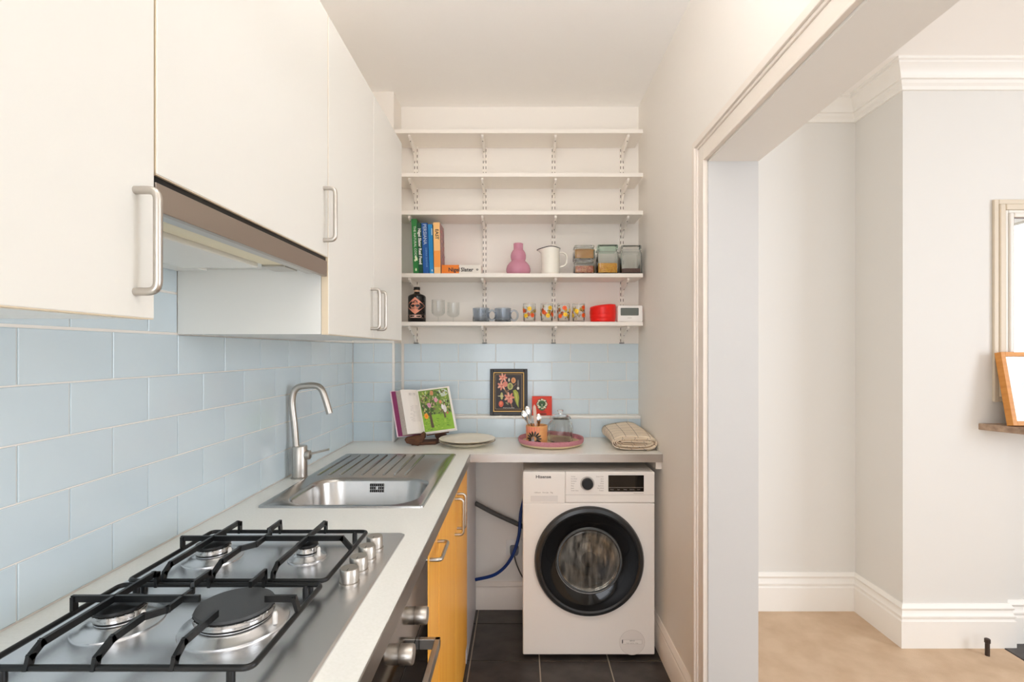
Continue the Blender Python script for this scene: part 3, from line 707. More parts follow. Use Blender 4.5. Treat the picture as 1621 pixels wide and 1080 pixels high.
# ================================================================== BOOKS ON THE SHELF
Z4 = ST[3] + 0.0004; Z5 = ST[4] + 0.0004
def book(px0, px1, pytop, Y, depth, lean, color, label, color2=None, cname=''):
    s = F / Y; x0 = (px0 - CX) / s; x1 = (px1 - CX) / s; tk = x1 - x0; hgt = EYE - (pytop - CY) / s - Z4
    t = thing('cookbook', ((x0 + x1) / 2, Y, Z4), label, 'book', 'cookbooks on the wall shelf')
    o = Vector(((x0 + x1) / 2, Y, Z4)); h2 = tk / 2
    cm = mat('book_cover_' + cname, color, 0.4)
    c = MB().box(o.x - h2, o.x + h2, Y, Y + 0.003, Z4, Z4 + hgt).box(o.x - h2, o.x - h2 + 0.0022, Y + 0.003, Y + depth, Z4, Z4 + hgt).box(o.x + h2 - 0.0022, o.x + h2, Y + 0.003, Y + depth, Z4, Z4 + hgt)
    c.build('cover', cm, t)
    MB().box(o.x - h2 + 0.0023, o.x + h2 - 0.0023, Y + 0.0031, Y + depth - 0.004, Z4 + 0.003, Z4 + hgt - 0.004).build('pages', PAPER, t)
    t.rotation_euler = (0, R(lean), 0)
    return t, o, tk, hgt
YB4 = 2.612
b1, o, tk, hg = book(654.4, 662.8, 346.5, YB4, 0.155, -2.2, rgb(44, 128, 62), 'tall green cookbook with white spine lettering, first against the cabinet', cname='green')
text(b1, 'spine_title', 'THE NATURAL COOK', 0.0165, (o.x + 0.001, YB4 - 0.0003, Z4 + 0.165), TXTW, spine=True)
decal('leaf_motif', b1, lambda u, v, L: Vector((o.x + u, YB4 - L, Z4 + v)), [(rgb(226, 240, 200), ell(0.004, 0.080, 0.006, 0.013, 20)), (rgb(226, 240, 200), ell(-0.002, 0.070, 0.005, 0.006)), (rgb(226, 240, 200), ell(0.001, 0.022, 0.004, 0.008))])
b2, o2, tk, hg = book(663.4, 669.4, 353, YB4, 0.16, -2.2, rgb(18, 74, 48), 'narrow dark green cookbook with bold white spine lettering', cname='darkgreen')
text(b2, 'spine_title', 'Nigel Slater Real Food', 0.0205, (o2.x, YB4 - 0.0003, Z4 + 0.142), TXTW, spine=True, bold=0.0006)
b3, o3, tk, hg = book(670.0, 679.4, 353, YB4, 0.16, -2.2, rgb(24, 86, 158), 'dark blue cookbook with grey lettered spine', cname='blue')
text(b3, 'spine_title', 'PERSIANA', 0.024, (o3.x, YB4 - 0.0003, Z4 + 0.205), mat('foil_silver', rgb(176, 190, 206), 0.35), spine=True, bold=0.0004)
text(b3, 'spine_author', 'SABRINA GHAYOUR', 0.011, (o3.x + 0.004, YB4 - 0.0003, Z4 + 0.085), mat('foil_pale', rgb(120, 168, 214), 0.4), spine=True)
b4, o4, tk, hg = book(680.0, 686.8, 355, YB4, 0.15, -2.0, rgb(24, 132, 196), 'slim bright blue cookbook with plain spine', cname='skyblue')
decal('publisher_mark', b4, lambda u, v, L: Vector((o4.x + u, YB4 - L, Z4 + v)), [(rgb(220, 232, 240), ell(0.003, 0.018, 0.003, 0.006)), (rgb(200, 226, 240), rect(0.006, 0.0105, 0.20, 0.235))])
b5, o5, tk, hg = book(687.4, 697.6, 352, YB4, 0.145, -1.2, rgb(250, 198, 130), 'peach and orange cookbook with floral cover and black lettering', cname='peach')
text(b5, 'spine_title', 'EAST', 0.024, (o5.x + 0.001, YB4 - 0.0003, Z4 + 0.205), TXT, spine=True, bold=0.0005)
decal('orange_band', b5, lambda u, v, L: Vector((o5.x + u, YB4 - L, Z4 + v)), [(rgb(250, 160, 70), rect(-tk / 2, tk / 2, 0.035, 0.12))])
# floral cover of the peach book
pal = [rgb(196, 150, 168), rgb(150, 96, 120), rgb(222, 130, 116), rgb(128, 96, 110), rgb(214, 188, 172), rgb(170, 120, 90), rgb(236, 170, 150)]
shp = [(rgb(176, 138, 140), rect(0.001, 0.144, 0.001, hg - 0.001))]
for i in range(70): shp.append((random.choice(pal), flower(random.uniform(0.012, 0.132), random.uniform(0.012, hg - 0.012), random.uniform(0.005, 0.011), random.choice((4, 5, 6)), 0.5, random.uniform(0, 90))))
decal('floral_cover', b5, lambda u, v, L: Vector((o5.x + tk / 2 + L * 0.4, YB4 + u, Z4 + v)), shp)
# book lying flat
s6 = F / YB4; x0 = (699.2 - CX) / s6; x1 = (761.5 - CX) / s6; hh = 0.046
t = thing('cookbook', ((x0 + x1) / 2, YB4, Z4), 'thick orange and white cookbook lying flat on its side', 'book', 'cookbooks on the wall shelf')
MB().box(x0, x1, YB4, YB4 + 0.003, Z4, Z4 + hh).box(x0, x1, YB4 + 0.003, YB4 + 0.150, Z4, Z4 + 0.0025).box(x0, x1, YB4 + 0.003, YB4 + 0.150, Z4 + hh - 0.0025, Z4 + hh).build('cover', mat('book_cover_cream', rgb(234, 228, 218), 0.45), t)
MB().box(x0 + 0.003, x1 - 0.003, YB4 + 0.0031, YB4 + 0.146, Z4 + 0.0026, Z4 + hh - 0.0026).build('pages', PAPER, t)
MB().box(x0 - 0.0002, x0 + 0.090, YB4 - 0.0004, YB4 + 0.1502, Z4 - 0.0002, Z4 + hh + 0.0003).build('orange_band', mat('book_orange', rgb(236, 128, 28), 0.45), t)
text(t, 'spine_title', 'Nigel', 0.028, (x0 + 0.0640, YB4 - 0.0008, Z4 + 0.021), TXT, bold=0.0007)
text(t, 'spine_title', 'Slater', 0.028, (x0 + 0.1310, YB4 - 0.0008, Z4 + 0.021), TXT, bold=0.0007)
decal('publisher_mark', t, lambda u, v, L: Vector((x0 + u, YB4 - L, Z4 + v)), [(rgb(40, 36, 34), ell(0.184, 0.022, 0.006, 0.005)), (rgb(234, 228, 218), ell(0.184, 0.022, 0.003, 0.002))])

# ------------------------------------------------------------------ pink vase
def lathe_thing(name, label, cat, c, prof, m, seg=40, group=None, part='body'):
    t = thing(name, c, label, cat, group)
    MB().lathe(prof, c, seg).build(part, m, t, smooth=True, auto=50); return t
YV = 2.67; sv = F / YV
c = ((820.5 - CX) / sv, YV, Z4)
out = [(0.0, 0.0), (0.050, 0.0), (0.057, 0.004), (0.064, 0.020), (0.0645, 0.034), (0.060, 0.050), (0.050, 0.064), (0.040, 0.0735), (0.0365, 0.0775), (0.0385, 0.085), (0.0405, 0.096), (0.0405, 0.106), (0.0375, 0.118), (0.031, 0.130), (0.0255, 0.136), (0.0250, 0.142), (0.0252, 0.168)]
inn = [(r - 0.0035, max(z, 0.006)) for r, z in out[2:]][::-1] + [(0.0, 0.006)]
vase = lathe_thing('glass_vase', 'pink glass double-gourd vase', 'vase', c, out + [(0.0235, 0.169)] + inn, mat('pink_glass', rgb(240, 178, 200), 0.06, trans=0.45, ior=1.2, coat=0.3))
# ------------------------------------------------------------------ enamel jug
ENAMEL = mat('enamel_white', rgb(246, 243, 232), 0.18, coat=0.4); ENB = mat('enamel_black_rim', rgb(24, 24, 26), 0.3)
YJ = 2.67; sj = F / YJ; c = Vector(((871.5 - CX) / sj, YJ, Z4))
t = thing('enamel_jug', c, 'white enamel jug with black rim and curved handle', 'jug')
rings = []; seg = 40; H = 0.141
def jugring(r, z, sp):
    ring = []
    for i in range(seg):
        a = 2 * math.pi * i / seg; d = math.cos(a - math.pi); rr = r + sp * max(0, d) ** 6
        zz = z + (0.004 * max(0, math.cos(2 * (a - math.pi / 2))) if z > 0.12 else 0) - (sp * 0.35 * max(0, d) ** 6)
        ring.append(c + Vector((rr * math.cos(a), rr * math.sin(a), zz)))
    return ring
prof = [(0.046, 0.0, 0), (0.0485, 0.003, 0), (0.0485, 0.02, 0), (0.0475, 0.10, 0), (0.048, 0.125, 0.006), (0.051, H, 0.021)]
rings = [jugring(*p) for p in prof] + [jugring(0.0485, H - 0.001, 0.021)] + [jugring(0.0455, 0.12, 0.006), jugring(0.0455, 0.02, 0), jugring(0.044, 0.006, 0)]
MB().loft(rings).build('body', ENAMEL, t, smooth=True, auto=50)
MB().tube(jugring(0.0505, H, 0.021), 0.0022, 8, closed=True).build('rim', ENB, t, smooth=True)
hp = bezier([c + Vector(p) for p in ((0.046, 0, 0.118), (0.062, 0, 0.121), (0.080, 0, 0.112), (0.086, 0, 0.088), (0.080, 0, 0.060), (0.066, 0, 0.047), (0.047, 0, 0.044))], 6)
MB().tube(hp, 0, 4, sq=(0.0035, 0.0065)).build('handle', ENAMEL, t, bevel=0.002)
# ------------------------------------------------------------------ square storage jars
JG = glass('jar_glass_grey', (0.965, 0.985, 0.975, 1), ior=1.38); JGG = glass('jar_glass_green', (0.66, 0.86, 0.76, 1), ior=1.38)
def grains(name, c1, c2, scale):
    if name in MAT: return MAT[name]
    m = mat(name, c1, 0.7); nt = m.node_tree; vo = nt.nodes.new('ShaderNodeTexVoronoi'); vo.inputs['Scale'].default_value = scale
    tc = nt.nodes.new('ShaderNodeTexCoord'); nt.links.new(tc.outputs['Object'], vo.inputs['Vector'])
    sp = nt.nodes.new('ShaderNodeSeparateColor'); nt.links.new(vo.outputs['Color'], sp.inputs[0])
    mx = nt.nodes.new('ShaderNodeMix'); mx.data_type = 'RGBA'; mx.inputs[6].default_value = c1; mx.inputs[7].default_value = c2
    nt.links.new(sp.outputs[0], mx.inputs['Factor']); nt.links.new(mx.outputs[2], nt.nodes['Principled BSDF'].inputs['Base Color'])
    bp = nt.nodes.new('ShaderNodeBump'); bp.inputs['Distance'].default_value = 0.003; bp.inputs['Strength'].default_value = 0.8; bp.invert = True
    nt.links.new(vo.outputs['Distance'], bp.inputs['Height']); nt.links.new(bp.outputs[0], nt.nodes['Principled BSDF'].inputs['Normal'])
    return m
def sq_jar(px0, px1, Y, z0, h, lidm, contm, fill, label):
    s = F / Y; x0 = (px0 - CX) / s; x1 = (px1 - CX) / s; cx = (x0 + x1) / 2; hw = (x1 - x0) / 2; y0 = Y - hw; y1 = Y + hw
    t = thing('storage_jar', (cx, Y, z0), label, 'jar', 'square glass storage jars')
    def rr(i, r, z): return rrect(cx - hw + i, cx + hw - i, y0 + i, y1 - i, r, z, 5)
    zn = h - 0.030 if h > 0.1 else h - 0.016
    rings = [rr(0.004, 0.010, z0), rr(0, 0.013, z0 + 0.004), rr(0, 0.013, z0 + zn - 0.010), rr(0.005, 0.013, z0 + zn - 0.002), rr(0.005, 0.013, z0 + zn + 0.006), rr(0.009, 0.013, z0 + zn + 0.006), rr(0.009, 0.013, z0 + zn - 0.002), rr(0.004, 0.012, z0 + zn - 0.012), rr(0.004, 0.012, z0 + 0.006)]
    MB().loft(rings).build('glass_body', JG, t, smooth=True, auto=50)
    MB().loft([rr(0.0046, 0.011, z0 + 0.0066), rr(0.0046, 0.011, z0 + fill), rr(0.012, 0.010, z0 + fill + 0.003)]).build('contents', contm, t, smooth=True, kind='stuff')
    l0 = z0 + zn + 0.0062
    MB().loft([rr(0.010, 0.012, l0 - 0.006), rr(0.010, 0.012, l0), rr(0.002, 0.013, l0), rr(0.001, 0.013, z0 + h - 0.002), rr(0.003, 0.012, z0 + h), rr(0.010, 0.010, z0 + h)]).build('lid', lidm, t, smooth=True, auto=50)
    return t
YQ = 2.655
OATS = grains('golden_grains', rgb(222, 172, 108), rgb(206, 150, 84), 420); BEANS = grains('mixed_beans', rgb(226, 170, 128), rgb(176, 72, 56), 190)
CORN_ = grains('popcorn_kernels', rgb(246, 190, 70), rgb(226, 146, 34), 190); DARKG = grains('dark_grains', rgb(132, 96, 88), rgb(104, 72, 66), 500)
sq_jar(908.0, 939.5, YQ, Z4, 0.0735, JG, BEANS, 0.040, 'small square glass jar of mixed beans, below another jar')
sq_jar(907.6, 939.8, YQ, Z4 + 0.0742, 0.0735, JG, OATS, 0.050, 'small square glass jar of golden grains, stacked on the bean jar')
sq_jar(943.6, 976.5, YQ, Z4, 0.150, JGG, CORN_, 0.054, 'square glass jar of popcorn kernels with green glass lid')
sq_jar(980.5, 1013.2, YQ, Z4, 0.147, JG, DARKG, 0.027, 'square glass jar with a little dark brown grain, clear lid')

# ------------------------------------------------------------------ dark bottle
YO = 2.66; so = F / YO; c = Vector(((660 - CX) / so, YO, Z5))
t = thing('gin_bottle', c, 'dark apothecary spirit bottle with pink diamond label', 'bottle')
r = 0.0465
MB().lathe([(0, 0), (0.042, 0), (0.0465, 0.004), (0.0465, 0.132), (0.044, 0.139), (0.034, 0.145), (0.020, 0.150), (0.0145, 0.155), (0.0145, 0.160), (0, 0.160)], c, 40).build('bottle_glass', mat('dark_bottle_glass', rgb(22, 20, 20), 0.08), t, smooth=True, auto=50)
MB().lathe([(0.0142, 0.158), (0.0142, 0.171), (0, 0.171)], c, 24).build('neck', mat('bottle_neck_pale', rgb(206, 168, 140), 0.3), t, smooth=True)
MB().lathe([(0.0162, 0.170), (0.0165, 0.172), (0.0165, 0.184), (0.0155, 0.1855), (0, 0.1855)], c, 28).build('stopper', BLACK, t, smooth=True)
PINK = rgb(240, 160, 132); INK = rgb(48, 30, 28)
def cyl(rad):
    def fm(u, v, L): a = u / rad; return Vector((c.x + (rad + L) * math.sin(a), c.y - (rad + L) * math.cos(a), c.z + v))
    return fm
def dens(poly, n=8):
    out = []
    for i in range(len(poly)):
        a, b_ = poly[i], poly[(i + 1) % len(poly)]
        for k in range(n): out.append((a[0] + (b_[0] - a[0]) * k / n, a[1] + (b_[1] - a[1]) * k / n))
    return out
sh = [(PINK, dens([(-0.056, 0.084), (0.0, 0.040), (0.056, 0.084), (0.0, 0.129)])), (rgb(240, 196, 180), dens([(-0.062, 0.022), (0.062, 0.022), (0.062, 0.037), (-0.062, 0.037)], 12)),
      (INK, ell(-0.007, 0.105, 0.007, 0.003, 30)), (INK, ell(0.008, 0.107, 0.007, 0.003, -35)), (INK, ell(0.0, 0.111, 0.004, 0.0025)), (INK, ell(-0.006, 0.099, 0.010, 0.0015, 5)), (INK, ell(0.010, 0.099, 0.006, 0.0015, -8)),
      (INK, dens(rect(-0.022, -0.002, 0.0305, 0.0335), 4)), (INK, dens(rect(0.034, 0.054, 0.026, 0.029), 4))]
decal('label', t, cyl(r), sh, 0.0004, 0.0001)
def wrap_text(parent, name, s_, size, u, v, rad, m, bold=0.0):
    ob = text(parent, name, s_, size, (0, 0, 0), m, bold=bold, ext=0.0)
    fm = cyl(rad); me = ob.data; o_ = origin(parent)
    for vv in me.vertices:
        p = vv.co + o_; vv.co = fm(u + p.x, v + p.z, 0.0016) - o_
wrap_text(t, 'label_name', "HENDRICK'S", 0.0150, 0, 0.085, r, TXT, 0.0002); wrap_text(t, 'label_caption', 'DRY GIN', 0.0105, 0.002, 0.070, r, TXT, 0.0001)

# ------------------------------------------------------------------ wine glasses
wg = None
for i, (px, Y, lab) in enumerate(((693.8, 2.655, 'clear stemmed wine glass beside the dark bottle'), (717.5, 2.70, 'clear stemmed wine glass between another wine glass and the blue mugs'))):
    s = F / Y; c = Vector(((px - CX) / s, Y, Z5))
    if wg is None:
        wg = thing('wine_glass', c, lab, 'wine glass', 'wine glasses on the lowest shelf')
        o_ = [(0, 0), (0.028, 0), (0.028, 0.0015), (0.010, 0.004), (0.0035, 0.008), (0.0032, 0.026), (0.008, 0.031), (0.024, 0.037), (0.034, 0.047), (0.0355, 0.060), (0.0345, 0.118)]
        i_ = [(0.0333, 0.118), (0.0343, 0.060), (0.0328, 0.048), (0.022, 0.0385), (0, 0.034)]
        MB().lathe(o_ + i_, c, 36).build('bowl_and_stem', CLEAR, wg, smooth=True, auto=60)
    else:
        g2 = copy_tree(wg); g2.location = c; g2['label'] = lab; g2.scale = (0.96, 0.96, 0.93)
# ------------------------------------------------------------------ blue glass mugs
BLG = mat('smoky_blue_glass', rgb(208, 218, 230), 0.03, trans=1.0, ior=1.45)
mug = None
for i, (px, Y, lab) in enumerate(((761.5, 2.655, 'smoky blue glass mug next to the wine glasses'), (796.0, 2.66, 'smoky blue glass mug between another blue mug and the floral tumblers'))):
    s = F / Y; c = Vector(((px - CX) / s, Y, Z5))
    if mug is None:
        mug = thing('glass_mug', c, lab, 'mug', 'blue glass mugs')
        o_ = [(0, 0), (0.040, 0), (0.0435, 0.003), (0.044, 0.012), (0.043, 0.040), (0.044, 0.074)]; i_ = [(0.041, 0.075), (0.040, 0.040), (0.040, 0.012), (0.036, 0.008), (0, 0.008)]
        MB().lathe(o_ + i_, c, 40).build('body', BLG, mug, smooth=True, auto=60)
        MB().tube([c + Vector((0.0585 + 0.020 * math.cos(a), -0.012, 0.036 + 0.026 * math.sin(a))) for a in [2 * math.pi * k / 24 for k in range(24)]], 0.0055, 10, closed=True).build('handle', BLG, mug, smooth=True)
    else:
        g2 = copy_tree(mug); g2.location = c; g2['label'] = lab
# ------------------------------------------------------------------ floral tumblers
labs = ['floral glass tumbler with a yellow bloom above an orange one, next to the blue mugs', 'floral glass tumbler with orange bloom at its side, between two other tumblers', 'floral glass tumbler with orange bloom above a yellow one', 'floral glass tumbler with yellow bloom, next to the red bowls']
YEL = rgb(250, 206, 40); ORG = rgb(240, 98, 34); BRN = rgb(112, 82, 40); GRN = rgb(150, 140, 60)
Yt = 2.66; st_ = F / Yt
for i, px in enumerate((838, 865.7, 892.3, 916)):
    c = Vector(((px - CX) / st_, Yt, Z5)); t = thing('glass_tumbler', c, labs[i], 'glass', 'floral tumblers')
    MB().lathe([(0, 0), (0.028, 0), (0.0305, 0.003), (0.033, 0.098), (0.0312, 0.099), (0.0288, 0.010), (0, 0.010)], c, 36).build('glass', CLEARG, t, smooth=True, auto=60)
    rad = 0.0332
    main = [[(YEL, 0.000, 0.070), (ORG, 0.016, 0.036), (YEL, -0.020, 0.034), (ORG, -0.034, 0.060)], [(ORG, -0.018, 0.052), (YEL, 0.016, 0.074), (YEL, 0.004, 0.034), (ORG, 0.034, 0.040)], [(ORG, 0.002, 0.074), (YEL, 0.006, 0.040), (ORG, -0.022, 0.032), (YEL, 0.040, 0.06)], [(YEL, -0.014, 0.058), (ORG, 0.024, 0.076), (ORG, 0.024, 0.036), (YEL, -0.04, 0.036)]][i]
    sh = []
    rnd = random.Random(20 + i)
    for k in range(34):
        u = rnd.uniform(-0.100, 0.100); v = rnd.uniform(0.022, 0.090)
        sh.append((rnd.choice((BRN, BRN, GRN, rgb(205, 190, 90), rgb(236, 228, 205))), ell(u, v, rnd.uniform(0.002, 0.009), rnd.uniform(0.0012, 0.003), rnd.uniform(0, 180), 10)))
    for cc, u, v in main: sh.append((cc, flower(u, v, 0.0125, 8, 0.8))); sh.append((rgb(236, 150, 40) if cc == YEL else rgb(220, 70, 20), ell(u, v, 0.0035, 0.0035, 0, 8)))
    for k in range(6):
        u = 0.052 + k * 0.019; sh.append((rnd.choice((YEL, ORG)), flower(u, rnd.uniform(0.035, 0.075), 0.011, 8, 0.8)))
    decal('flower_print', t, (lambda cx_: (lambda u, v, L: Vector((cx_.x + (rad + L - 0.001 + 0.0012 * v / 0.1) * math.sin(u / rad), cx_.y - (rad + L - 0.001 + 0.0012 * v / 0.1) * math.cos(u / rad), cx_.z + v))))(c), sh, 0.0003, 0.00004)
# ------------------------------------------------------------------ red bowls (nested, on edge)
Yr = 2.66; sr = F / Yr; xr1 = (973.5 - CX) / sr; xr0 = (932.5 - CX) / sr
RED = mat('red_plastic', rgb(232, 24, 14), 0.35)
t = thing('red_container', ((xr0 + xr1) / 2, Yr, Z5), 'bright red round plastic bowl next to the white timer', 'bowl')
m = MB(); cx = (xr0 + xr1) / 2 + 0.004; rw = (xr1 - xr0) / 2
rings = []
for k, (rr_, z) in enumerate([(0.80, 0.0), (0.93, 0.004), (0.97, 0.016), (0.96, 0.019), (0.985, 0.022), (0.99, 0.036), (0.98, 0.039), (1.0, 0.042), (1.0, 0.060), (0.985, 0.063), (1.0, 0.067), (0.985, 0.078)]):
    rings.append([Vector((cx + rw * rr_ * math.cos(a), Yr + rw * rr_ * math.sin(a), Z5 + z + (0.008 * math.cos(a - 0.4) if z > 0.06 else 0))) for a in [2 * math.pi * i / 44 for i in range(44)]])
m.loft(rings); m.build('bowl', RED, t, smooth=True, auto=40)
m = MB(); rings = []
for rr_, z in [(0.99, 0.076), (1.0, 0.079), (0.95, 0.088), (0.6, 0.093), (0.0, 0.094)]:
    rings.append([Vector((cx + rw * rr_ * math.cos(a), Yr + rw * rr_ * math.sin(a), Z5 + z + 0.008 * math.cos(a - 0.4) * rr_)) for a in [2 * math.pi * i / 44 for i in range(44)]])
m.loft(rings, cap1=False); m.build('lid', RED, t, smooth=True, auto=60)
# ------------------------------------------------------------------ white timer
xk0 = (975.5 - CX) / sr; xk1 = (1015.3 - CX) / sr; t = thing('kitchen_timer', ((xk0 + xk1) / 2, 2.64, Z5), 'white digital kitchen timer with grey screen', 'timer')
m = MB().loft([rrect(xk0, xk1, Z5, Z5 + 0.088, 0.009, 0, 5), rrect(xk0 + 0.002, xk1 - 0.002, Z5 + 0.001, Z5 + 0.087, 0.009, 0.006, 5), ]); m.v = [Vector((p.x, 2.64 - p.z, p.y)) for p in m.v]
body = MB().loft([rrect(xk0, xk1, Z5, Z5 + 0.088, 0.009, 0.04, 5), rrect(xk0, xk1, Z5, Z5 + 0.088, 0.009, 0.004, 5), rrect(xk0 + 0.003, xk1 - 0.003, Z5 + 0.003, Z5 + 0.085, 0.008, 0.0, 5)]); body.v = [Vector((p.x, 2.625 + p.z, p.y)) for p in body.v]
bo = body.build('case', WHITEP, t, smooth=True, auto=40)
sc_ = MB().loft([rrect(xk0 + 0.016, xk1 - 0.022, Z5 + 0.034, Z5 + 0.074, 0.004, 0.0, 4), rrect(xk0 + 0.017, xk1 - 0.023, Z5 + 0.035, Z5 + 0.073, 0.004, 0.0012, 4)]); sc_.v = [Vector((p.x, 2.6252 - p.z, p.y)) for p in sc_.v]
sc_.build('screen', mat('lcd_grey', rgb(112, 118, 112), 0.2), t)
MB().box((xk0 + xk1) / 2 - 0.014, (xk0 + xk1) / 2 + 0.008, 2.6244, 2.6256, Z5 + 0.0215, Z5 + 0.0228).build('printed_line', TXTG, t)

# ================================================================== ADDED UPLIGHTER (unseen above the frame, brightens ceiling and worktop)
LPX, LPY, LPZ = 0.0, 0.42, 2.14
t = thing('added_uplighter', (LPX, LPY, CEILZ), 'white bowl uplighter pendant added out of view to brighten the kitchen ceiling', 'lamp')
MB().lathe([(0.05, 0.0), (0.05, -0.02), (0.01, -0.03), (0.0, -0.03)], (LPX, LPY, CEILZ), 24).build('ceiling_rose', WHITEP, t, smooth=True)
for k in range(3):
    a_ = 2 * math.pi * k / 3
    MB().tube([(LPX, LPY, CEILZ - 0.02), (LPX + 0.165 * math.cos(a_), LPY + 0.165 * math.sin(a_), LPZ)], 0.0015, 6).build('cord', WHITEP, t)
MB().lathe([(0.0, -0.10), (0.06, -0.094), (0.12, -0.066), (0.155, -0.030), (0.168, 0.0), (0.165, 0.0), (0.152, -0.028), (0.117, -0.062), (0.058, -0.09), (0.0, -0.096)], (LPX, LPY, LPZ), 36).build('bowl_shade', WHITEP, t, smooth=True)
MB().lathe([(0.045 * math.sin(R(a)), -0.045 * math.cos(R(a))) for a in range(0, 181, 15)], (LPX, LPY, LPZ - 0.02), 24).build('bulb', mat('fill_bulb', rgb(255, 250, 240), 0.4, emit=((0.98, 0.98, 1.0, 1), 245.0)), t, smooth=True)

# ================================================================== THINGS ON THE BACK WORKTOP
ZW = WT + 0.0003
# ------------------------------------------------------------------ cookbook on a stand
P0 = P(672, 688, 2.545); PT = P(659.6, 617, 2.605); PR = P(723, 681, 2.565); PL = P(630, 692, 2.485)
v = PT - P0; ur = PR - P0; ul = PL - P0
nr = ur.cross(v).normalized()
if nr.y > 0: nr = -nr
nl = ul.cross(v).normalized()
if nl.dot(Vector((0.6, -1, 0.2))) < 0: nl = -nl
stt = thing('book_stand', (P0.x, P0.y, ZW), 'carved dark wooden stand holding the open cookbook', 'book stand')
def foot(pxs, Y, th, name):
    poly = [P(600 + x / 8.305, 590 + y / 8.305, Y) for x, y in pxs]
    zmin = min(p.z for p in poly); poly = [p + Vector((0, 0, ZW - zmin)) for p in poly]
    return MB().prism(poly, (0, th, 0)).build(name, WOOD, stt, bevel=0.003)
foot([(332, 885), (350, 855), (440, 835), (540, 822), (552, 800), (575, 782), (606, 812), (600, 865), (565, 915), (515, 966), (430, 950), (360, 932)], 2.50, 0.03, 'foot')
foot([(728, 815), (795, 748), (885, 805), (860, 850), (830, 895), (775, 897)], 2.62, 0.03, 'foot')
a = P0 + ur * 0.05 - nr * 0.020 - v * 0.02; b_ = P0 + ur * 0.75 - nr * 0.020 - v * 0.02
MB().prism([a, b_, b_ + v * 0.55, a + v * 0.55], -nr * 0.008).build('back_rest', WOOD, stt, bevel=0.002)
MB().prism([Vector((P0.x - 0.06, 2.515, ZW)), Vector((-0.425, 2.535, ZW)), Vector((-0.40, 2.64, ZW)), Vector((P0.x - 0.06, 2.60, ZW))], (0, 0, 0.014)).build('base_board', WOOD, stt, bevel=0.002)
cbk = thing('open_cookbook', P0, 'open cookbook showing a garden photograph beside a text page', 'book')
MG = mat('book_magenta', rgb(134, 34, 92), 0.5)
cv = -v.normalized() * 0.004
wq = 1.0 + 0.0
MB().prism([P0 - nl * 0.003, P0 + ul * 1.02 - nl * 0.003, P0 + ul * 1.02 + v * 1.0 - nl * 0.003, P0 + v - nl * 0.003], -nl * 0.0035).build('left_board', mat('cover_pinkwhite', rgb(236, 214, 222), 0.5), cbk)
MB().prism([P0, P0 + ul * 0.98 + v * 0.012, P0 + ul * 0.98 + v * 0.985, P0 + v * 0.985], -nl * 0.003).build('endpaper', MG, cbk)
MB().prism([P0 - nr * 0.012, P0 + ur * 1.02 - nr * 0.012 , P0 + ur * 1.02 + v - nr * 0.012, P0 + v - nr * 0.012], -nr * 0.003).build('right_board', WHITEP, cbk)
MB().prism([P0 + v * 0.015, P0 + ur * 0.985 + v * 0.015, P0 + ur * 0.985 + v * 0.985, P0 + v * 0.985], -nr * 0.0118).build('right_pages', PAPER, cbk)
# left page block, curved top page
prof = [(0.0, 0.002), (0.10, 0.014), (0.25, 0.025), (0.45, 0.032), (0.62, 0.034), (0.70, 0.033)]
low = [(0.82, 0.0006), (0.0, 0.0006)]
poly = [P0 + v * 0.02 + ul * a_ + nl * h_ for a_, h_ in prof + low]
lp = MB().prism(poly, v * 0.955).build('left_pages', PAGEEDGE, cbk)
m = MB(); tp = [P0 + v * 0.018 + ul * a_ + nl * (h_ + 0.0006) for a_, h_ in prof]
for a_, b_ in zip(tp[:-1], tp[1:]): m.add([a_, b_, b_ + v * 0.96, a_ + v * 0.96, a_ - nl * 0.0005, b_ - nl * 0.0005, b_ + v * 0.96 - nl * 0.0005, a_ + v * 0.96 - nl * 0.0005], [(0, 1, 2, 3), (7, 6, 5, 4), (0, 3, 7, 4), (1, 5, 6, 2)])
m.build('text_page', PAPER, cbk, smooth=True)
def hprof(u):
    for (a0, h0), (a1, h1) in zip(prof[:-1], prof[1:]):
        if a0 <= u <= a1: return h0 + (h1 - h0) * (u - a0) / (a1 - a0)
    return prof[-1][1]
sh = []
rnd = random.Random(3)
for k in range(4): sh.append((rgb(150, 140, 136), rect(0.12, 0.40, 0.90 - k * 0.015, 0.905 - k * 0.015)))
decal('heading_lines', cbk, lambda u, vv, L: P0 + ul * u + v * vv + nl * (hprof(u) + 0.0014), sh, 0, 0); sh = []
for k in range(14): sh.append((rgb(176, 168, 166), rect(0.10, 0.10 + rnd.uniform(0.22, 0.40), 0.62 - k * 0.026, 0.626 - k * 0.026)))
decal('text_lines', cbk, lambda u, vv, L: P0 + ul * u + v * vv + nl * (hprof(u) + 0.0014), sh, 0, 0)
# garden photograph
sh = [(rgb(120, 150, 60), rect(0.03, 0.955, 0.045, 0.955, 3)), (rgb(140, 186, 52), rect(0.03, 0.955, 0.045, 0.40, 3)), (rgb(196, 206, 190), ell(0.78, 0.86, 0.165, 0.085)), (rgb(62, 92, 36), ell(0.25, 0.62, 0.20, 0.24)), (rgb(86, 120, 44), ell(0.42, 0.80, 0.30, 0.13))]
gp = [rgb(84, 100, 44), rgb(134, 156, 62), rgb(178, 194, 92), rgb(62, 74, 42), rgb(170, 180, 122), rgb(104, 126, 54), rgb(196, 204, 160), rgb(120, 104, 70), rgb(190, 160, 130)]
for k in range(190):
    u = rnd.uniform(0.07, 0.91); vv = rnd.uniform(0.42, 0.92); sh.append((rnd.choice(gp), ell(u, vv, rnd.uniform(0.012, 0.045), rnd.uniform(0.008, 0.03), rnd.uniform(0, 180), 8)))
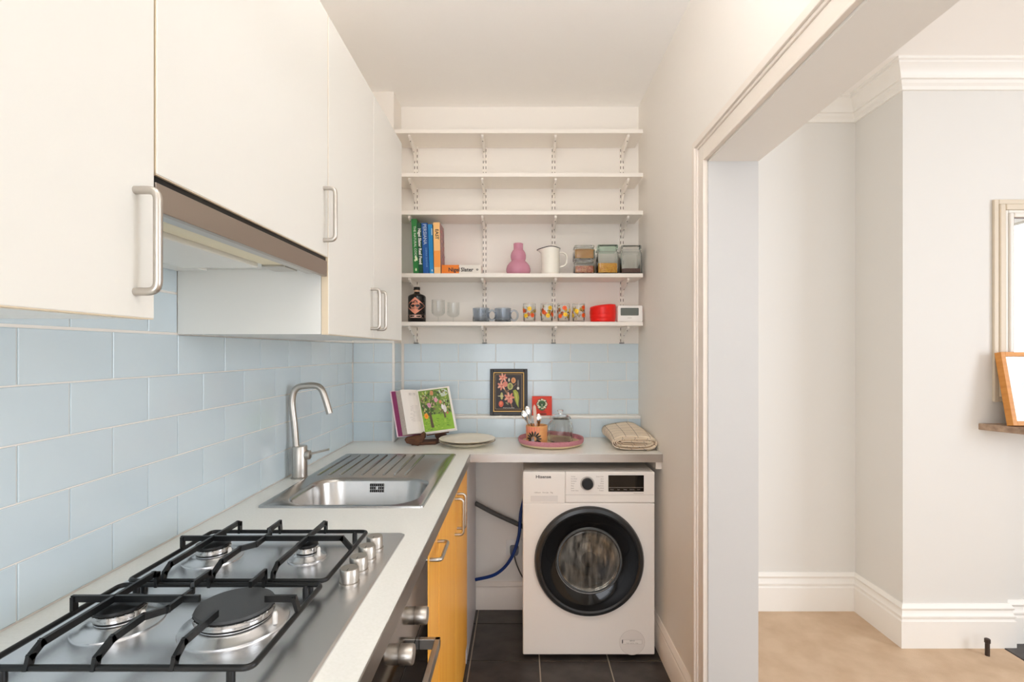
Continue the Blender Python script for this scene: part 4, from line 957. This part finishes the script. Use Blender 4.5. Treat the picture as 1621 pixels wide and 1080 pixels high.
for k in range(70):
    u = rnd.uniform(0.07, 0.91); vv = rnd.uniform(0.08, 0.40); sh.append((rnd.choice([rgb(150, 192, 56), rgb(126, 172, 46), rgb(172, 204, 72), rgb(110, 152, 44)]), ell(u, vv, rnd.uniform(0.02, 0.05), rnd.uniform(0.006, 0.016), rnd.uniform(-20, 20), 8)))
sh += [(rgb(92, 76, 52), dens([(0.25, 0.12), (0.34, 0.12), (0.31, 0.45), (0.25, 0.45)], 2)), (rgb(104, 88, 62), dens([(0.70, 0.30), (0.755, 0.30), (0.75, 0.50), (0.69, 0.50)], 2)),
       (rgb(222, 218, 216), ell(0.76, 0.50, 0.055, 0.085)), (rgb(240, 236, 236), ell(0.70, 0.55, 0.035, 0.06)), (rgb(48, 36, 32), ell(0.775, 0.62, 0.026, 0.026)), (rgb(214, 176, 150), ell(0.775, 0.60, 0.018, 0.014)),
       (rgb(212, 150, 178), flower(0.30, 0.615, 0.060, 8, 0.85)), (rgb(196, 120, 152), ell(0.30, 0.615, 0.022, 0.02)), (rgb(246, 160, 36), flower(0.155, 0.385, 0.068, 8, 0.85)), (rgb(236, 132, 24), ell(0.155, 0.385, 0.03, 0.025)), (rgb(222, 156, 176), flower(0.53, 0.715, 0.058, 8, 0.85)), (rgb(224, 140, 110), flower(0.66, 0.66, 0.045, 8, 0.8)), (rgb(206, 140, 96), flower(0.44, 0.88, 0.06, 8, 0.8)), (rgb(216, 120, 84), flower(0.82, 0.40, 0.03, 6, 0.8))]
decal('garden_photograph', cbk, lambda u, vv, L: P0 + ur * u + v * vv + nr * L, sh, 0.0008, 0.000008)

# ------------------------------------------------------------------ plates
pc = Vector(((739.3 - CX) / (F / 2.52), 2.52, ZW)); pr = 0.141
pp = [(0, 0), (0.070, 0), (0.078, 0.003), (pr - 0.03, 0.014), (pr - 0.004, 0.0235), (pr, 0.0245), (pr - 0.004, 0.0275), (pr - 0.032, 0.0185), (0.075, 0.008), (0, 0.007)]
t = thing('dinner_plate', pc, 'cream stoneware plate, lower one of the stacked pair', 'plate', 'stacked cream plates')
MB().lathe(pp, pc, 56).build('dish', CREAMC, t, smooth=True, auto=60)
MB().tube(circle(pc + Vector((0, 0, 0.0260)), pr - 0.001, 56), 0.0014, 6, closed=True).build('rim_line', mat('brown_rim', rgb(92, 78, 66), 0.5), t, smooth=True)
pc2 = pc + Vector((0.001, 0.0, 0.0165))
t = thing('dinner_plate', pc2, 'cream stoneware plate, upper one of the stacked pair', 'plate', 'stacked cream plates')
MB().lathe([(r_ * 0.992, z_ * 0.82) for r_, z_ in pp], pc2, 56).build('dish', CREAMC, t, smooth=True, auto=60)

# ------------------------------------------------------------------ framed botanical print
fx0 = (775.4 - CX) / 290.9; fx1 = (835.0 - CX) / 290.9; zl = 1.0416; fh = 0.252
t = thing('framed_print', ((fx0 + fx1) / 2, 2.746, zl), 'small black framed botanical flower print on the tiled ledge', 'picture frame')
o = Vector(((fx0 + fx1) / 2, 2.746, zl)); hw = (fx1 - fx0) / 2; FR = mat('frame_black', rgb(26, 20, 18), 0.35); GOLD = mat('frame_gold', rgb(200, 158, 92), 0.35, metal=0.6)
def rect_frame(mb, x0, x1, z0, z1, w_, y0, y1):
    mb.box(x0, x0 + w_, y0, y1, z0, z1).box(x1 - w_, x1, y0, y1, z0, z1).box(x0 + w_, x1 - w_, y0, y1, z0, z0 + w_).box(x0 + w_, x1 - w_, y0, y1, z1 - w_, z1); return mb
rect_frame(MB(), o.x - hw, o.x + hw, zl, zl + fh, 0.019, o.y, o.y + 0.016).build('frame', FR, t, bevel=0.002)
rect_frame(MB(), o.x - hw + 0.019, o.x + hw - 0.019, zl + 0.019, zl + fh - 0.019, 0.0035, o.y + 0.002, o.y + 0.014).build('gilt_slip', GOLD, t)
MB().box(o.x - hw + 0.02, o.x + hw - 0.02, o.y + 0.008, o.y + 0.014, zl + 0.02, zl + fh - 0.02).build('backing', mat('frame_brown', rgb(60, 40, 24), 0.5), t)
ix0, ix1, iz0, iz1 = o.x - hw + 0.032, o.x + hw - 0.032, zl + 0.034, zl + fh - 0.032
def uvp(u, v_, L): return Vector((ix0 + (ix1 - ix0) * u, o.y + 0.0078 - L, iz0 + (iz1 - iz0) * v_))
def bp(x, y): return ((x - 205) / 490.0, 1 - (y - 180) / 690.0)   # from the zoomed crop
def be(x, y, a_, b2, rot=0, n=14): u, v_ = bp(x, y); return ell(u, v_, a_ / 490.0, b2 / 690.0, -rot, n)
PK = rgb(238, 176, 150); PK2 = rgb(226, 140, 120)
def blossom(x, y, r_):
    out = []
    for k in range(7): a_ = 2 * math.pi * k / 7; out.append((PK if k % 2 else PK2, be(x + r_ * 0.55 * math.cos(a_), y + r_ * 0.5 * math.sin(a_), r_ * 0.5, r_ * 0.28, math.degrees(a_))))
    out.append((rgb(200, 110, 96), be(x, y, r_ * 0.22, r_ * 0.2))); return out
sh = [(rgb(150, 130, 100), rect(-0.02, 1.02, -0.014, 1.014)), (rgb(50, 42, 42), rect(0, 1, 0, 1))]
STEM = rgb(150, 110, 80)
sh += [(STEM, [bp(330, 430), bp(350, 425), bp(450, 560), bp(530, 850), bp(510, 850), bp(430, 570)]), (STEM, [bp(420, 500), bp(590, 355), bp(600, 365), bp(430, 520)])]
sh += [(rgb(168, 176, 66), [bp(530, 500), bp(580, 480), bp(630, 540), bp(648, 640), bp(635, 760), bp(640, 850), bp(600, 780), bp(565, 690), bp(550, 600)]), (rgb(196, 200, 96), [bp(560, 520), bp(600, 560), bp(620, 700), bp(625, 800), bp(590, 680)])]
sh += blossom(340, 240, 80) + blossom(320, 400, 85) + blossom(460, 640, 95) + [(PK2, be(390, 370, 40, 60, 40)), (rgb(226, 160, 104), be(540, 295, 44, 60, 5)), (rgb(204, 130, 80), be(540, 295, 20, 40)), (rgb(188, 186, 112), be(478, 415, 55, 72, 10)), (rgb(128, 132, 74), be(478, 415, 28, 48)),
       (rgb(232, 226, 200), be(455, 285, 14, 38)), (rgb(228, 224, 206), be(628, 455, 22, 30)), (rgb(200, 196, 180), be(628, 360, 5, 80)), (rgb(196, 190, 120), be(318, 610, 26, 75)), (rgb(214, 206, 160), be(300, 612, 60, 10, 0)), (rgb(226, 96, 66), be(306, 770, 46, 64)), (rgb(240, 140, 100), be(300, 755, 20, 36)), (rgb(150, 150, 110), be(420, 760, 34, 16, 30)), (PK2, be(490, 720, 32, 44))]
decal('botanical_print', t, uvp, sh, 0.0003, 0.00003)
text(t, 'print_caption', 'MYRISTICA FRAGRANS', 0.0062, (o.x, o.y + 0.0055, iz0 + 0.005), TXTW)
t.rotation_euler = (R(-4.5), 0, 0)

# ------------------------------------------------------------------ red card with skull flower motif
rx0, rx1 = (842.3 - CX) / 290.9, (873.6 - CX) / 290.9; ro = Vector(((rx0 + rx1) / 2, 2.745, zl))
t = thing('red_card', ro, 'small red card with green and white skull motif behind the cutlery pot', 'card')
MB().box(rx0, rx1, ro.y, ro.y + 0.012, zl, zl + 0.103).build('board', mat('red_card', rgb(226, 58, 28), 0.45), t)
def um(u, v_, L): return Vector((ro.x + u, ro.y - L, zl + v_))
WHT = rgb(240, 232, 208); DG = rgb(54, 104, 50); INKB = rgb(30, 34, 26)
sh = [(INKB, flower(0, 0.060, 0.0325, 8, 0.88)), (WHT, flower(0, 0.060, 0.0300, 8, 0.85)), (DG, ell(0, 0.062, 0.020, 0.018)), (INKB, ell(-0.009, 0.064, 0.0065, 0.006)), (INKB, ell(0.010, 0.064, 0.0065, 0.006)), (rgb(120, 160, 70), ell(-0.009, 0.064, 0.0025, 0.0025)), (rgb(120, 160, 70), ell(0.010, 0.064, 0.0025, 0.0025)), (WHT, ell(0, 0.056, 0.002, 0.006)), (DG, ell(0, 0.034, 0.016, 0.009)), (WHT, rect(-0.010, 0.010, 0.033, 0.038)), (INKB, rect(-0.010, 0.010, 0.0352, 0.0358)), (rgb(200, 40, 24), ell(0.006, 0.018, 0.016, 0.006)), (INKB, rect(-0.012, 0.024, 0.004, 0.009))]
for k in range(10): a_ = 2 * math.pi * k / 10; sh.append((DG if k % 2 else rgb(226, 196, 120), ell(0.0245 * math.cos(a_), 0.060 + 0.0245 * math.sin(a_), 0.0035, 0.0035, 0, 8)))
decal('skull_motif', t, um, sh, 0.0003, 0.00003)
t.rotation_euler = (R(-5), 0, 0)

# ------------------------------------------------------------------ tray
tc_ = Vector(((872 - CX) / (F / 2.545), 2.545, ZW)); tr = 0.165
t = thing('round_tray', tc_, 'round woven tray with pink rim and cream base', 'tray')
WEAVE = (220, 0.5, (1, 1, 3))
PT_ = mat('tray_pink', rgb(206, 142, 150), 0.75, noise=(160, rgb(188, 118, 130), (1, 1, 2)), bump=WEAVE); CT_ = mat('tray_cream', rgb(226, 206, 168), 0.75, bump=WEAVE)
MB().lathe([(0, 0), (tr * 0.80, 0), (tr * 0.93, 0.006), (tr * 0.975, 0.0155), (tr * 0.93, 0.0155), (tr * 0.87, 0.007), (0, 0.006)], tc_, 64).build('base', CT_, t, smooth=True, auto=60)
MB().lathe([(tr * 0.975, 0.0157), (tr * 0.995, 0.022), (tr, 0.032), (tr * 0.985, 0.038), (tr * 0.96, 0.036), (tr * 0.955, 0.026), (tr * 0.93, 0.0157)], tc_, 64, cap0=False, cap1=False).build('rim', PT_, t, smooth=True, auto=60)
ZT_ = ZW + 0.0062
# ------------------------------------------------------------------ cutlery pot
c = Vector(((849.6 - CX) / (F / 2.50), 2.50, ZT_)); pr_ = 0.0535; ph = 0.098
t = thing('cutlery_pot', c, 'orange pink ceramic pot with black and white flower holding cutlery', 'pot')
MB().lathe([(0, 0), (pr_ - 0.004, 0), (pr_ - 0.002, 0.003), (pr_, ph - 0.002), (pr_ - 0.002, ph), (pr_ - 0.005, ph - 0.003), (pr_ - 0.006, 0.008), (0, 0.006)], c, 48).build('body', mat('pot_glaze', rgb(228, 172, 110), 0.4, noise=(14, rgb(222, 150, 98), (1, 1, 3))), t, smooth=True, auto=60)
def pc_(u, v_, L): a_ = u / pr_; rr_ = pr_ - 0.0018 * (1 - v_ / ph) + L + 0.0004; return Vector((c.x + rr_ * math.sin(a_), c.y - rr_ * math.cos(a_), c.z + v_))
rnd = random.Random(9); sh = [(rgb(230, 136, 112), dens(rect(-0.072, 0.012, ph - 0.034, ph - 0.004), 8))]
for k in range(12): u = -0.066 + k * 0.0064; sh.append((rgb(236, 160, 124) if k % 2 else rgb(224, 118, 96), dens(rect(u, u + 0.003, ph - 0.040 + rnd.uniform(0, 0.008), ph - 0.004), 3)))
for k in range(14): a_ = 2 * math.pi * k / 14; sh.append((INKB if k % 3 else rgb(70, 66, 66), ell(-0.016 + 0.026 * math.cos(a_), 0.038 + 0.024 * math.sin(a_), 0.014, 0.0045, math.degrees(a_), 10)))
for k in range(10): a_ = rnd.uniform(0, 6.28); sh.append((rnd.choice((rgb(190, 184, 186), rgb(150, 146, 152), INKB)), ell(-0.022 + rnd.uniform(0, 0.02) * math.cos(a_), 0.026 + rnd.uniform(0, 0.018) * math.sin(a_), 0.008, 0.004, math.degrees(a_), 10)))
decal('painted_flower', t, pc_, sh, 0.0002, 0.00005)
# cutlery standing in the pot
def spoon(px_top, py_top, kind, dx, dy, label):
    top = P(px_top, py_top, 2.50 + dy); bot = Vector((c.x + dx, c.y + dy * 0.5, ZT_ + 0.0085)); ax = (top - bot); Lg = ax.length; ax.normalize()
    t2 = thing('spoon' if kind == 's' else 'table_knife', bot, label, 'spoon' if kind == 's' else 'knife', 'cutlery in the pot')
    side = ax.cross(Vector((0, 1, 0))).normalized(); nn = side.cross(ax)
    prof = [(0.0, 0.004), (0.3, 0.0035), (0.62, 0.004), (0.70, 0.007), (0.78, 0.0125), (0.88, 0.0145), (0.95, 0.011), (0.99, 0.005), (1.0, 0.001)] if kind == 's' else [(0, 0.005), (0.45, 0.005), (0.6, 0.0075), (0.85, 0.0085), (0.95, 0.007), (1.0, 0.002)]
    rings = []
    for f_, w_ in prof:
        bend = nn * (0.006 * math.sin(max(0, f_ - 0.65) / 0.35 * math.pi)) if kind == 's' else Vector((0, 0, 0))
        cc = bot + ax * (Lg * f_) - bend; th = 0.0012 if f_ > 0.6 and kind == 's' else 0.002
        rings.append([cc + side * (w_ * math.cos(a_)) + nn * (th * math.sin(a_)) for a_ in [2 * math.pi * i / 12 for i in range(12)]])
    MB().loft(rings).build('blade' if kind != 's' else 'spoon_shape', CHROME if kind == 's' else mat('pale_handle', rgb(224, 198, 184), 0.4), t2, smooth=True, auto=70)
spoon(827.5, 650, 's', -0.006, -0.012, 'steel spoon tilting furthest out of the pot beside the botanical print')
spoon(833.5, 643, 's', 0.0, 0.012, 'steel spoon standing in the pot between the tilted spoon and the pale-handled knife')
spoon(845.8, 641, 'k', 0.0, -0.026, 'pale-handled table knife standing in the pot')
spoon(852.5, 655, 's', 0.012, 0.0, 'short steel spoon in the pot in front of the red card')
# ------------------------------------------------------------------ ribbed glass jar
c = Vector(((887 - CX) / (F / 2.60), 2.60, ZT_)); t = thing('glass_jar', c, 'clear ribbed glass jar with knobbed lid on the tray', 'jar')
seg = 72
def rib(r_, z, amp=0.0011): return [c + Vector(((r_ + amp * math.cos(i * 2 * math.pi / 4)) * math.cos(2 * math.pi * i / seg), (r_ + amp * math.cos(i * 2 * math.pi / 4)) * math.sin(2 * math.pi * i / seg), z)) for i in range(seg)]
rings = [rib(0.056, 0, 0), rib(0.062, 0.004), rib(0.064, 0.03), rib(0.064, 0.075), rib(0.060, 0.092), rib(0.050, 0.104, 0), rib(0.047, 0.110, 0), rib(0.047, 0.114, 0), rib(0.044, 0.114, 0), rib(0.045, 0.106, 0), rib(0.056, 0.091, 0), rib(0.0605, 0.075, 0), rib(0.0605, 0.02, 0), rib(0.055, 0.008, 0)]
MB().loft(rings).build('body', CLEARG, t, smooth=True, auto=60)
MB().lathe([(0.040, 0.1145), (0.054, 0.1145), (0.056, 0.118), (0.050, 0.128), (0.030, 0.137), (0.012, 0.140), (0.009, 0.146), (0.013, 0.152), (0.016, 0.158), (0.012, 0.163), (0, 0.164)], c, 40).build('lid', CLEARG, t, smooth=True, auto=60)

# ------------------------------------------------------------------ folded towel
t = thing('folded_cloth', (0.537, 2.53, ZW), 'cream checked tea towel folded in a roll at the worktop corner', 'towel')
LIN = mat('linen_check', rgb(226, 208, 184), 0.9, bump=(600, 0.25, one)); nt = LIN.node_tree
uvn = nt.nodes.new('ShaderNodeUVMap'); sp = nt.nodes.new('ShaderNodeSeparateXYZ'); nt.links.new(uvn.outputs[0], sp.inputs[0])
outs = []
for ch_, ph_ in (('X', 0.2), ('Y', 0.6)):
    mu = nt.nodes.new('ShaderNodeMath'); mu.operation = 'MULTIPLY_ADD'; mu.inputs[1].default_value = 1 / 0.058; mu.inputs[2].default_value = ph_; nt.links.new(sp.outputs[ch_], mu.inputs[0])
    fr = nt.nodes.new('ShaderNodeMath'); fr.operation = 'FRACT'; nt.links.new(mu.outputs[0], fr.inputs[0])
    lt = nt.nodes.new('ShaderNodeMath'); lt.operation = 'LESS_THAN'; lt.inputs[1].default_value = 0.04; nt.links.new(fr.outputs[0], lt.inputs[0]); outs.append(lt)
mxm = nt.nodes.new('ShaderNodeMath'); mxm.operation = 'MAXIMUM'; nt.links.new(outs[0].outputs[0], mxm.inputs[0]); nt.links.new(outs[1].outputs[0], mxm.inputs[1])
mx = nt.nodes.new('ShaderNodeMix'); mx.data_type = 'RGBA'; mx.inputs[6].default_value = rgb(230, 214, 192); mx.inputs[7].default_value = rgb(128, 110, 96)
nt.links.new(mxm.outputs[0], mx.inputs['Factor']); nt.links.new(mx.outputs[2], nt.nodes['Principled BSDF'].inputs['Base Color'])
def stadium(a_, hw_, hh_, cx_, cz_):   # superellipse
    e = 2.6; c_, s_ = math.cos(a_), math.sin(a_)
    return cx_ + hw_ * math.copysign(abs(c_) ** (2 / e), c_), cz_ + hh_ * math.copysign(abs(s_) ** (2 / e), s_)
turns = 4.6; N = int(turns * 30); line = []; arc = 0
for i in range(N + 1):
    f_ = i / N; a_ = -math.pi * 0.35 + 2 * math.pi * turns * f_
    lay = f_ * turns; hw_ = 0.107 - 0.0075 * lay; hh_ = 0.0335 - 0.0066 * lay
    x_, z_ = stadium(a_, hw_, max(hh_, 0.0025), 0.537, 0.0335 + 0.0012 * lay)
    line.append((x_, z_))
m = MB(); rows = 9; th = 0.0026
pts = []
for j in range(rows + 1):
    fy = j / rows; y_ = 2.372 + 0.328 * fy; row = []
    arc = 0; prev = None
    for i, (x_, z_) in enumerate(line):
        sc = 1 + 0.34 * fy; z2 = z_ * sc * (1 + 0.05 * math.sin(3 * fy + x_ * 30))
        x2 = 0.537 + (x_ - 0.537) * (1 - 0.03 * fy) + 0.004 * math.sin(fy * 4)
        y2 = y_ + 0.010 * math.sin(i * 0.13) * (1 - fy)
        pnt = Vector((x2, y2, ZW + 0.0014 + max(z2, 0.0)))
        if prev is not None: arc += (pnt - prev).length
        prev = pnt; row.append(len(m.v)); m.v.append(pnt); m.uv[len(m.v) - 1] = (arc, y_)
    pts.append(row)
for j in range(rows):
    for i in range(len(line) - 1): m.f.append([pts[j][i], pts[j][i + 1], pts[j + 1][i + 1], pts[j + 1][i]])
ob = m.build('cloth', LIN, t, smooth=True, auto=False)
sm = ob.modifiers.new('thickness', 'SOLIDIFY'); sm.thickness = th; sm.offset = 0

# ================================================================== RIGHT ROOM
# mantel shelf
MST = 1.051
ms = MB().prism([(2.152, CHY + 0.001, MST - 0.03), (2.172, CHY - 0.05, MST - 0.03), (2.225, CHY - 0.155, MST - 0.03), (3.10, CHY - 0.155, MST - 0.03), (3.10, CHY + 0.001, MST - 0.03)], (0, 0, 0.03))
mo = ms.build('mantel_shelf', mat('mantel_stone', rgb(176, 152, 130), 0.5, noise=(40, rgb(140, 116, 98), one)), bevel=0.003)
setp(mo, 'thin brown stone mantel shelf with clipped corner on chimney breast', 'shelf')
# mirror
mx0, mx1, mz0, mz1 = 2.2155, 3.02, 1.152, 2.10
t = thing('wall_mirror', ((mx0 + mx1) / 2, CHY, mz0), 'mirror in a stepped cream and silver frame on chimney breast', 'mirror')
FC = mat('frame_cream', rgb(214, 202, 182), 0.4); FS = mat('frame_pale_silver', rgb(226, 222, 214), 0.3)
rect_frame(MB(), mx0, mx1, mz0, mz1, 0.022, CHY - 0.014, CHY).build('outer_moulding', FC, t, bevel=0.003)
rect_frame(MB(), mx0 + 0.022, mx1 - 0.022, mz0 + 0.022, mz1 - 0.022, 0.028, CHY - 0.020, CHY).build('middle_moulding', FC, t, bevel=0.006, seg=3)
rect_frame(MB(), mx0 + 0.050, mx1 - 0.050, mz0 + 0.050, mz1 - 0.050, 0.014, CHY - 0.016, CHY).build('inner_moulding', FS, t, bevel=0.004)
rect_frame(MB(), mx0 + 0.064, mx1 - 0.064, mz0 + 0.064, mz1 - 0.064, 0.022, CHY - 0.023, CHY).build('sight_moulding', FS, t, bevel=0.006, seg=3)
rect_frame(MB(), mx0 + 0.086, mx1 - 0.086, mz0 + 0.086, mz1 - 0.086, 0.004, CHY - 0.016, CHY).build('dark_slip', mat('frame_dark_slip', rgb(104, 84, 74), 0.5), t)
MB().box(mx0 + 0.089, mx1 - 0.089, CHY - 0.010, CHY - 0.004, mz0 + 0.089, mz1 - 0.089).build('mirror_glass', MIRROR, t)
# orange picture frame leaning on mirror
ph_ = 0.335; lean = -10.5; po = Vector((2.203, CHY - 0.118, MST + 0.0060)); pw = 0.42
t = thing('picture_frame', po, 'orange wooden picture frame leaning against the mirror on mantel shelf', 'picture frame')
ORW = mat('orange_wood', rgb(214, 148, 70), 0.4, noise=(6, rgb(198, 130, 56), (1, 1, 8)))
rect_frame(MB(), po.x, po.x + pw, po.z, po.z + ph_, 0.020, po.y, po.y + 0.032).build('frame', ORW, t, bevel=0.001)
MB().box(po.x + 0.018, po.x + pw - 0.018, po.y + 0.014, po.y + 0.026, po.z + 0.018, po.z + ph_ - 0.018).build('mount', mat('mount_white', rgb(236, 236, 230), 0.5), t)
def fp(u, v_, L): return Vector((po.x + 0.02 + u, po.y + 0.0138 - L, po.z + 0.02 + v_))
rnd = random.Random(4); sh = [(rgb(214, 222, 206), rect(0.03, 0.34, 0.03, 0.26))]
for k in range(30): sh.append((rnd.choice((rgb(196, 200, 140), rgb(220, 224, 190), rgb(150, 180, 176), rgb(226, 226, 216))), ell(rnd.uniform(0.05, 0.32), rnd.uniform(0.05, 0.24), rnd.uniform(0.008, 0.03), rnd.uniform(0.006, 0.02), rnd.uniform(0, 180), 10)))
sh.append((rgb(80, 120, 126), dens([(0.09, 0.14), (0.13, 0.12), (0.13, 0.17), (0.10, 0.18)], 2)))
decal('landscape_print', t, fp, sh, 0.0003, 0.00002)
MB().box(po.x + 0.019, po.x + pw - 0.019, po.y + 0.0085, po.y + 0.0105, po.z + 0.019, po.z + ph_ - 0.019).build('glazing', CLEAR, t)
t.rotation_euler = (R(lean), 0, 0)
# gas pipe stub
gp_ = P(1563, 1036, 2.30); t = thing('pipe_stub', (gp_.x, 2.30, 0.003), 'short dark metal gas pipe stub rising from the carpet', 'pipe')
MB().lathe([(0.009, 0), (0.009, 0.058), (0.0115, 0.060), (0.0115, 0.076), (0.009, 0.078), (0, 0.078)], (gp_.x, 2.30, 0.003), 14).build('pipe', mat('pipe_dark', rgb(76, 66, 60), 0.5, metal=0.6), t, smooth=True)
